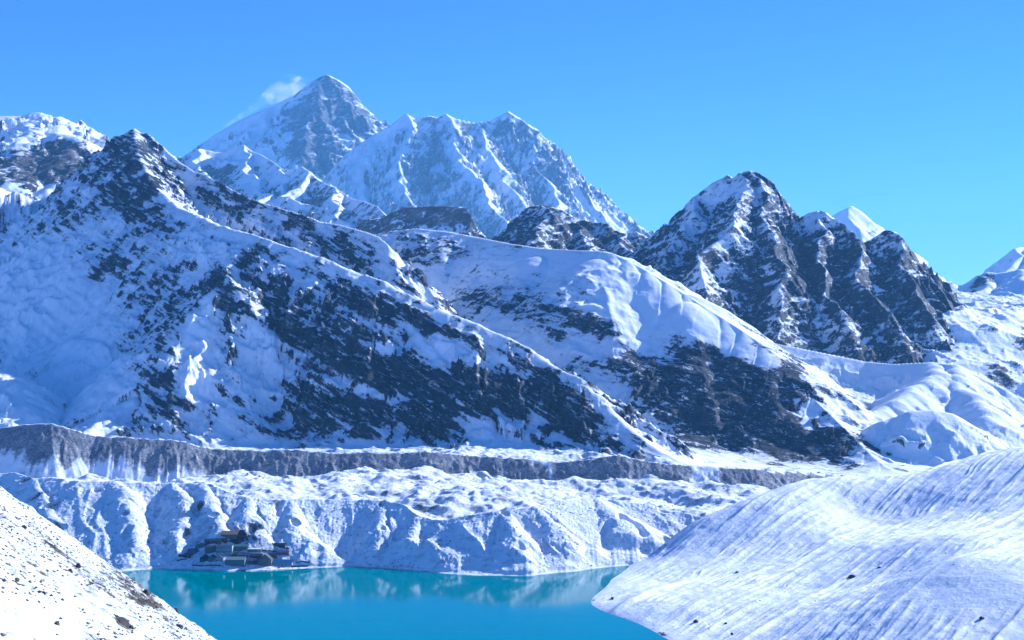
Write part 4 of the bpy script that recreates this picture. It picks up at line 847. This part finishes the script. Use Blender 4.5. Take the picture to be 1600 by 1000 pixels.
LB = [(38, 825, 7, 5, 'small dark boulder highest up the left foreground slope'), (97, 819, 9, 7, 'dark boulder on the upper rim of the left slope'), (107, 827, 7, 5, 'dark boulder just below the one on the upper rim of the left slope'),
      (179, 879, 13, 10, 'large blocky dark boulder on the rim of the left slope above the lake corner'), (121, 887, 9, 8, 'dark boulder in the middle of the left slope, upper of two'), (110, 893, 8, 6, 'dark boulder in the middle of the left slope, lower of two'),
      (89, 976, 8, 8, 'lone dark boulder in clean snow low on the left slope'), (192, 974, 20, 9, 'longest flat dark boulder near the bottom of the left slope'), (204, 981, 9, 6, 'dark boulder touching the lower end of the longest flat one'),
      (183, 965, 8, 4, 'small flat boulder just above the longest flat one'), (281, 980, 10, 6, 'dark boulder near the bottom edge close to the water'), (275, 955, 9, 6, 'dark boulder on the lower right part of the left slope'),
      (229, 927, 10, 8, 'dark boulder in the stony band of the left slope'), (323, 971, 7, 9, 'boulder on the last rim of the left slope over the water'), (26, 908, 7, 5, 'small dark boulder near the left edge of the picture'),
      (68, 928, 6, 5, 'small boulder below the clean middle of the left slope'), (128, 843, 12, 6, 'long dark boulder on the rim above the snowy beach')]
for i, (px, py, w, h, lab) in enumerate(LB):
    x, y, z = hit(hl, px, py, 120, 330, 0.25); k = y/F
    me = boulder_mesh(300+i, w*k*.62, max(w, h)*k*.6, h*k*.72); o = bpy.data.objects.new('boulder', me); S.collection.objects.link(o)
    o.location = (x, y, z+h*k*.12); o.rotation_euler = (0, math.radians(30), random.Random(i).uniform(-.3, .3)); tag(o, lab, 'boulder', 'boulders on the left foreground slope')
RB = [(1331, 903, 15, 8, 'largest dark boulder in the middle of the right hillside'), (1152, 895, 7, 5, 'small dark boulder on the streaked lower right hillside'), (1087, 972, 12, 7, 'dark boulder beside the shore cove under the right hillside'),
      (1374, 887, 7, 4, 'small boulder above the largest one on the right hillside'), (1534, 968, 10, 6, 'dark boulder near the lower right corner'), (1134, 975, 7, 4, 'small boulder right of the shore cove'), (1144, 992, 7, 5, 'small boulder at the bottom edge right of the cove'),
      (957, 936, 8, 7, 'dark boulder just above the tip of the right shore'), (1308, 744, 6, 4, 'small rock on the crest of the right hillside')]
for i, (px, py, w, h, lab) in enumerate(RB):
    x, y, z = hit(hr, px, py, 900, 1800, 1.0); k = y/F
    me = boulder_mesh(400+i, w*k*.42, w*k*.4, h*k*.55); o = bpy.data.objects.new('boulder', me); S.collection.objects.link(o)
    o.location = (x, y, z+h*k*.1); o.rotation_euler = (0, -.15, .3*i); tag(o, lab, 'boulder', 'boulders on the right hillside')

def scatter(name, hf, n, pxr, Dr, size, dens, label, seed, m):
    rng = np.random.default_rng(seed)
    px = rng.uniform(*pxr, n); D = rng.uniform(*Dr, n); X = (px-800)/F*D
    Z, info = hf(X[None], D[None]); Z = Z[0]
    py = HZ - Z/D*F
    keep = rng.random(n) < dens(px, py, X, D, Z); X, D, Z = X[keep], D[keep], Z[keep]; k = len(X)
    s_ = size[0]*(size[1]/size[0])**(rng.random(k)**2.2)
    base = np.array([(1, 0, 0), (0.1, 1, 0), (-1, .1, 0), (0, -1, .1), (0.1, 0, .8), (0, .1, -.6)], float)
    fc = np.array([(0, 1, 4), (1, 2, 4), (2, 3, 4), (3, 0, 4), (1, 0, 5), (2, 1, 5), (3, 2, 5), (0, 3, 5)])
    V = base[None]*(1+rng.uniform(-.35, .35, (k, 6, 3)))*s_[:, None, None]*np.array([1, 1, .75])
    a = rng.uniform(0, 6.28, k); c, q = np.cos(a)[:, None], np.sin(a)[:, None]
    V = np.stack([V[..., 0]*c-V[..., 1]*q, V[..., 0]*q+V[..., 1]*c, V[..., 2]], -1) + np.stack([X, D, Z], -1)[:, None]
    Fs = (fc[None]+6*np.arange(k)[:, None, None]).reshape(-1, 3)
    tag(raw_mesh(name, V.reshape(-1, 3), Fs, m, False), label, None, None, 'stuff')
TUFT = flat_mat('dry_grass_and_stone', (0.11, 0.10, 0.07), 0.95, 0.6, 0.35)
MOST = flat_mat('moraine_stone', (0.10, 0.10, 0.10), 0.95, 0.5, 0.2)
scatter('stones', hl, 17000, (-60, 350), (110, 300), (0.05, 0.42), lambda px, py, X, D, Z: np.clip(0.30+1.3*fbm(X, D, 16, 3, .5, 151)+0.5*np.exp(-((py-(845+0.62*(px-60)))/30)**2)-0.35*np.exp(-(((px-90)/90)**2+((py-955)/28)**2)), 0, 1), 'small stones and dry grass tufts poking through the left slope snow', 5, TUFT)
scatter('stones', hm_, 9000, (-60, 1090), (1500, 1640), (0.25, 1.3), lambda px, py, X, D, Z: np.clip(0.35+1.5*fbm(X, D, 30, 3, .5, 152), 0, 1)*(Z > LAKE+1), 'stones scattered over the snowy moraine', 6, MOST)
scatter('stones', hr, 2500, (930, 1600), (1000, 1720), (0.2, 0.9), lambda px, py, X, D, Z: np.clip(0.2+1.2*fbm(X, D, 60, 3, .5, 153), 0, 1)*(Z > LAKE+1), 'small stones scattered over the right hillside snow', 7, MOST)
scatter('stones', hg, 7000, (-60, 1300), (1900, 2900), (0.5, 2.6), lambda px, py, X, D, Z: np.clip(0.3+1.5*fbm(X, D, 80, 3, .5, 154), 0, 1), 'boulders strewn over the glacier rubble', 8, MOST)
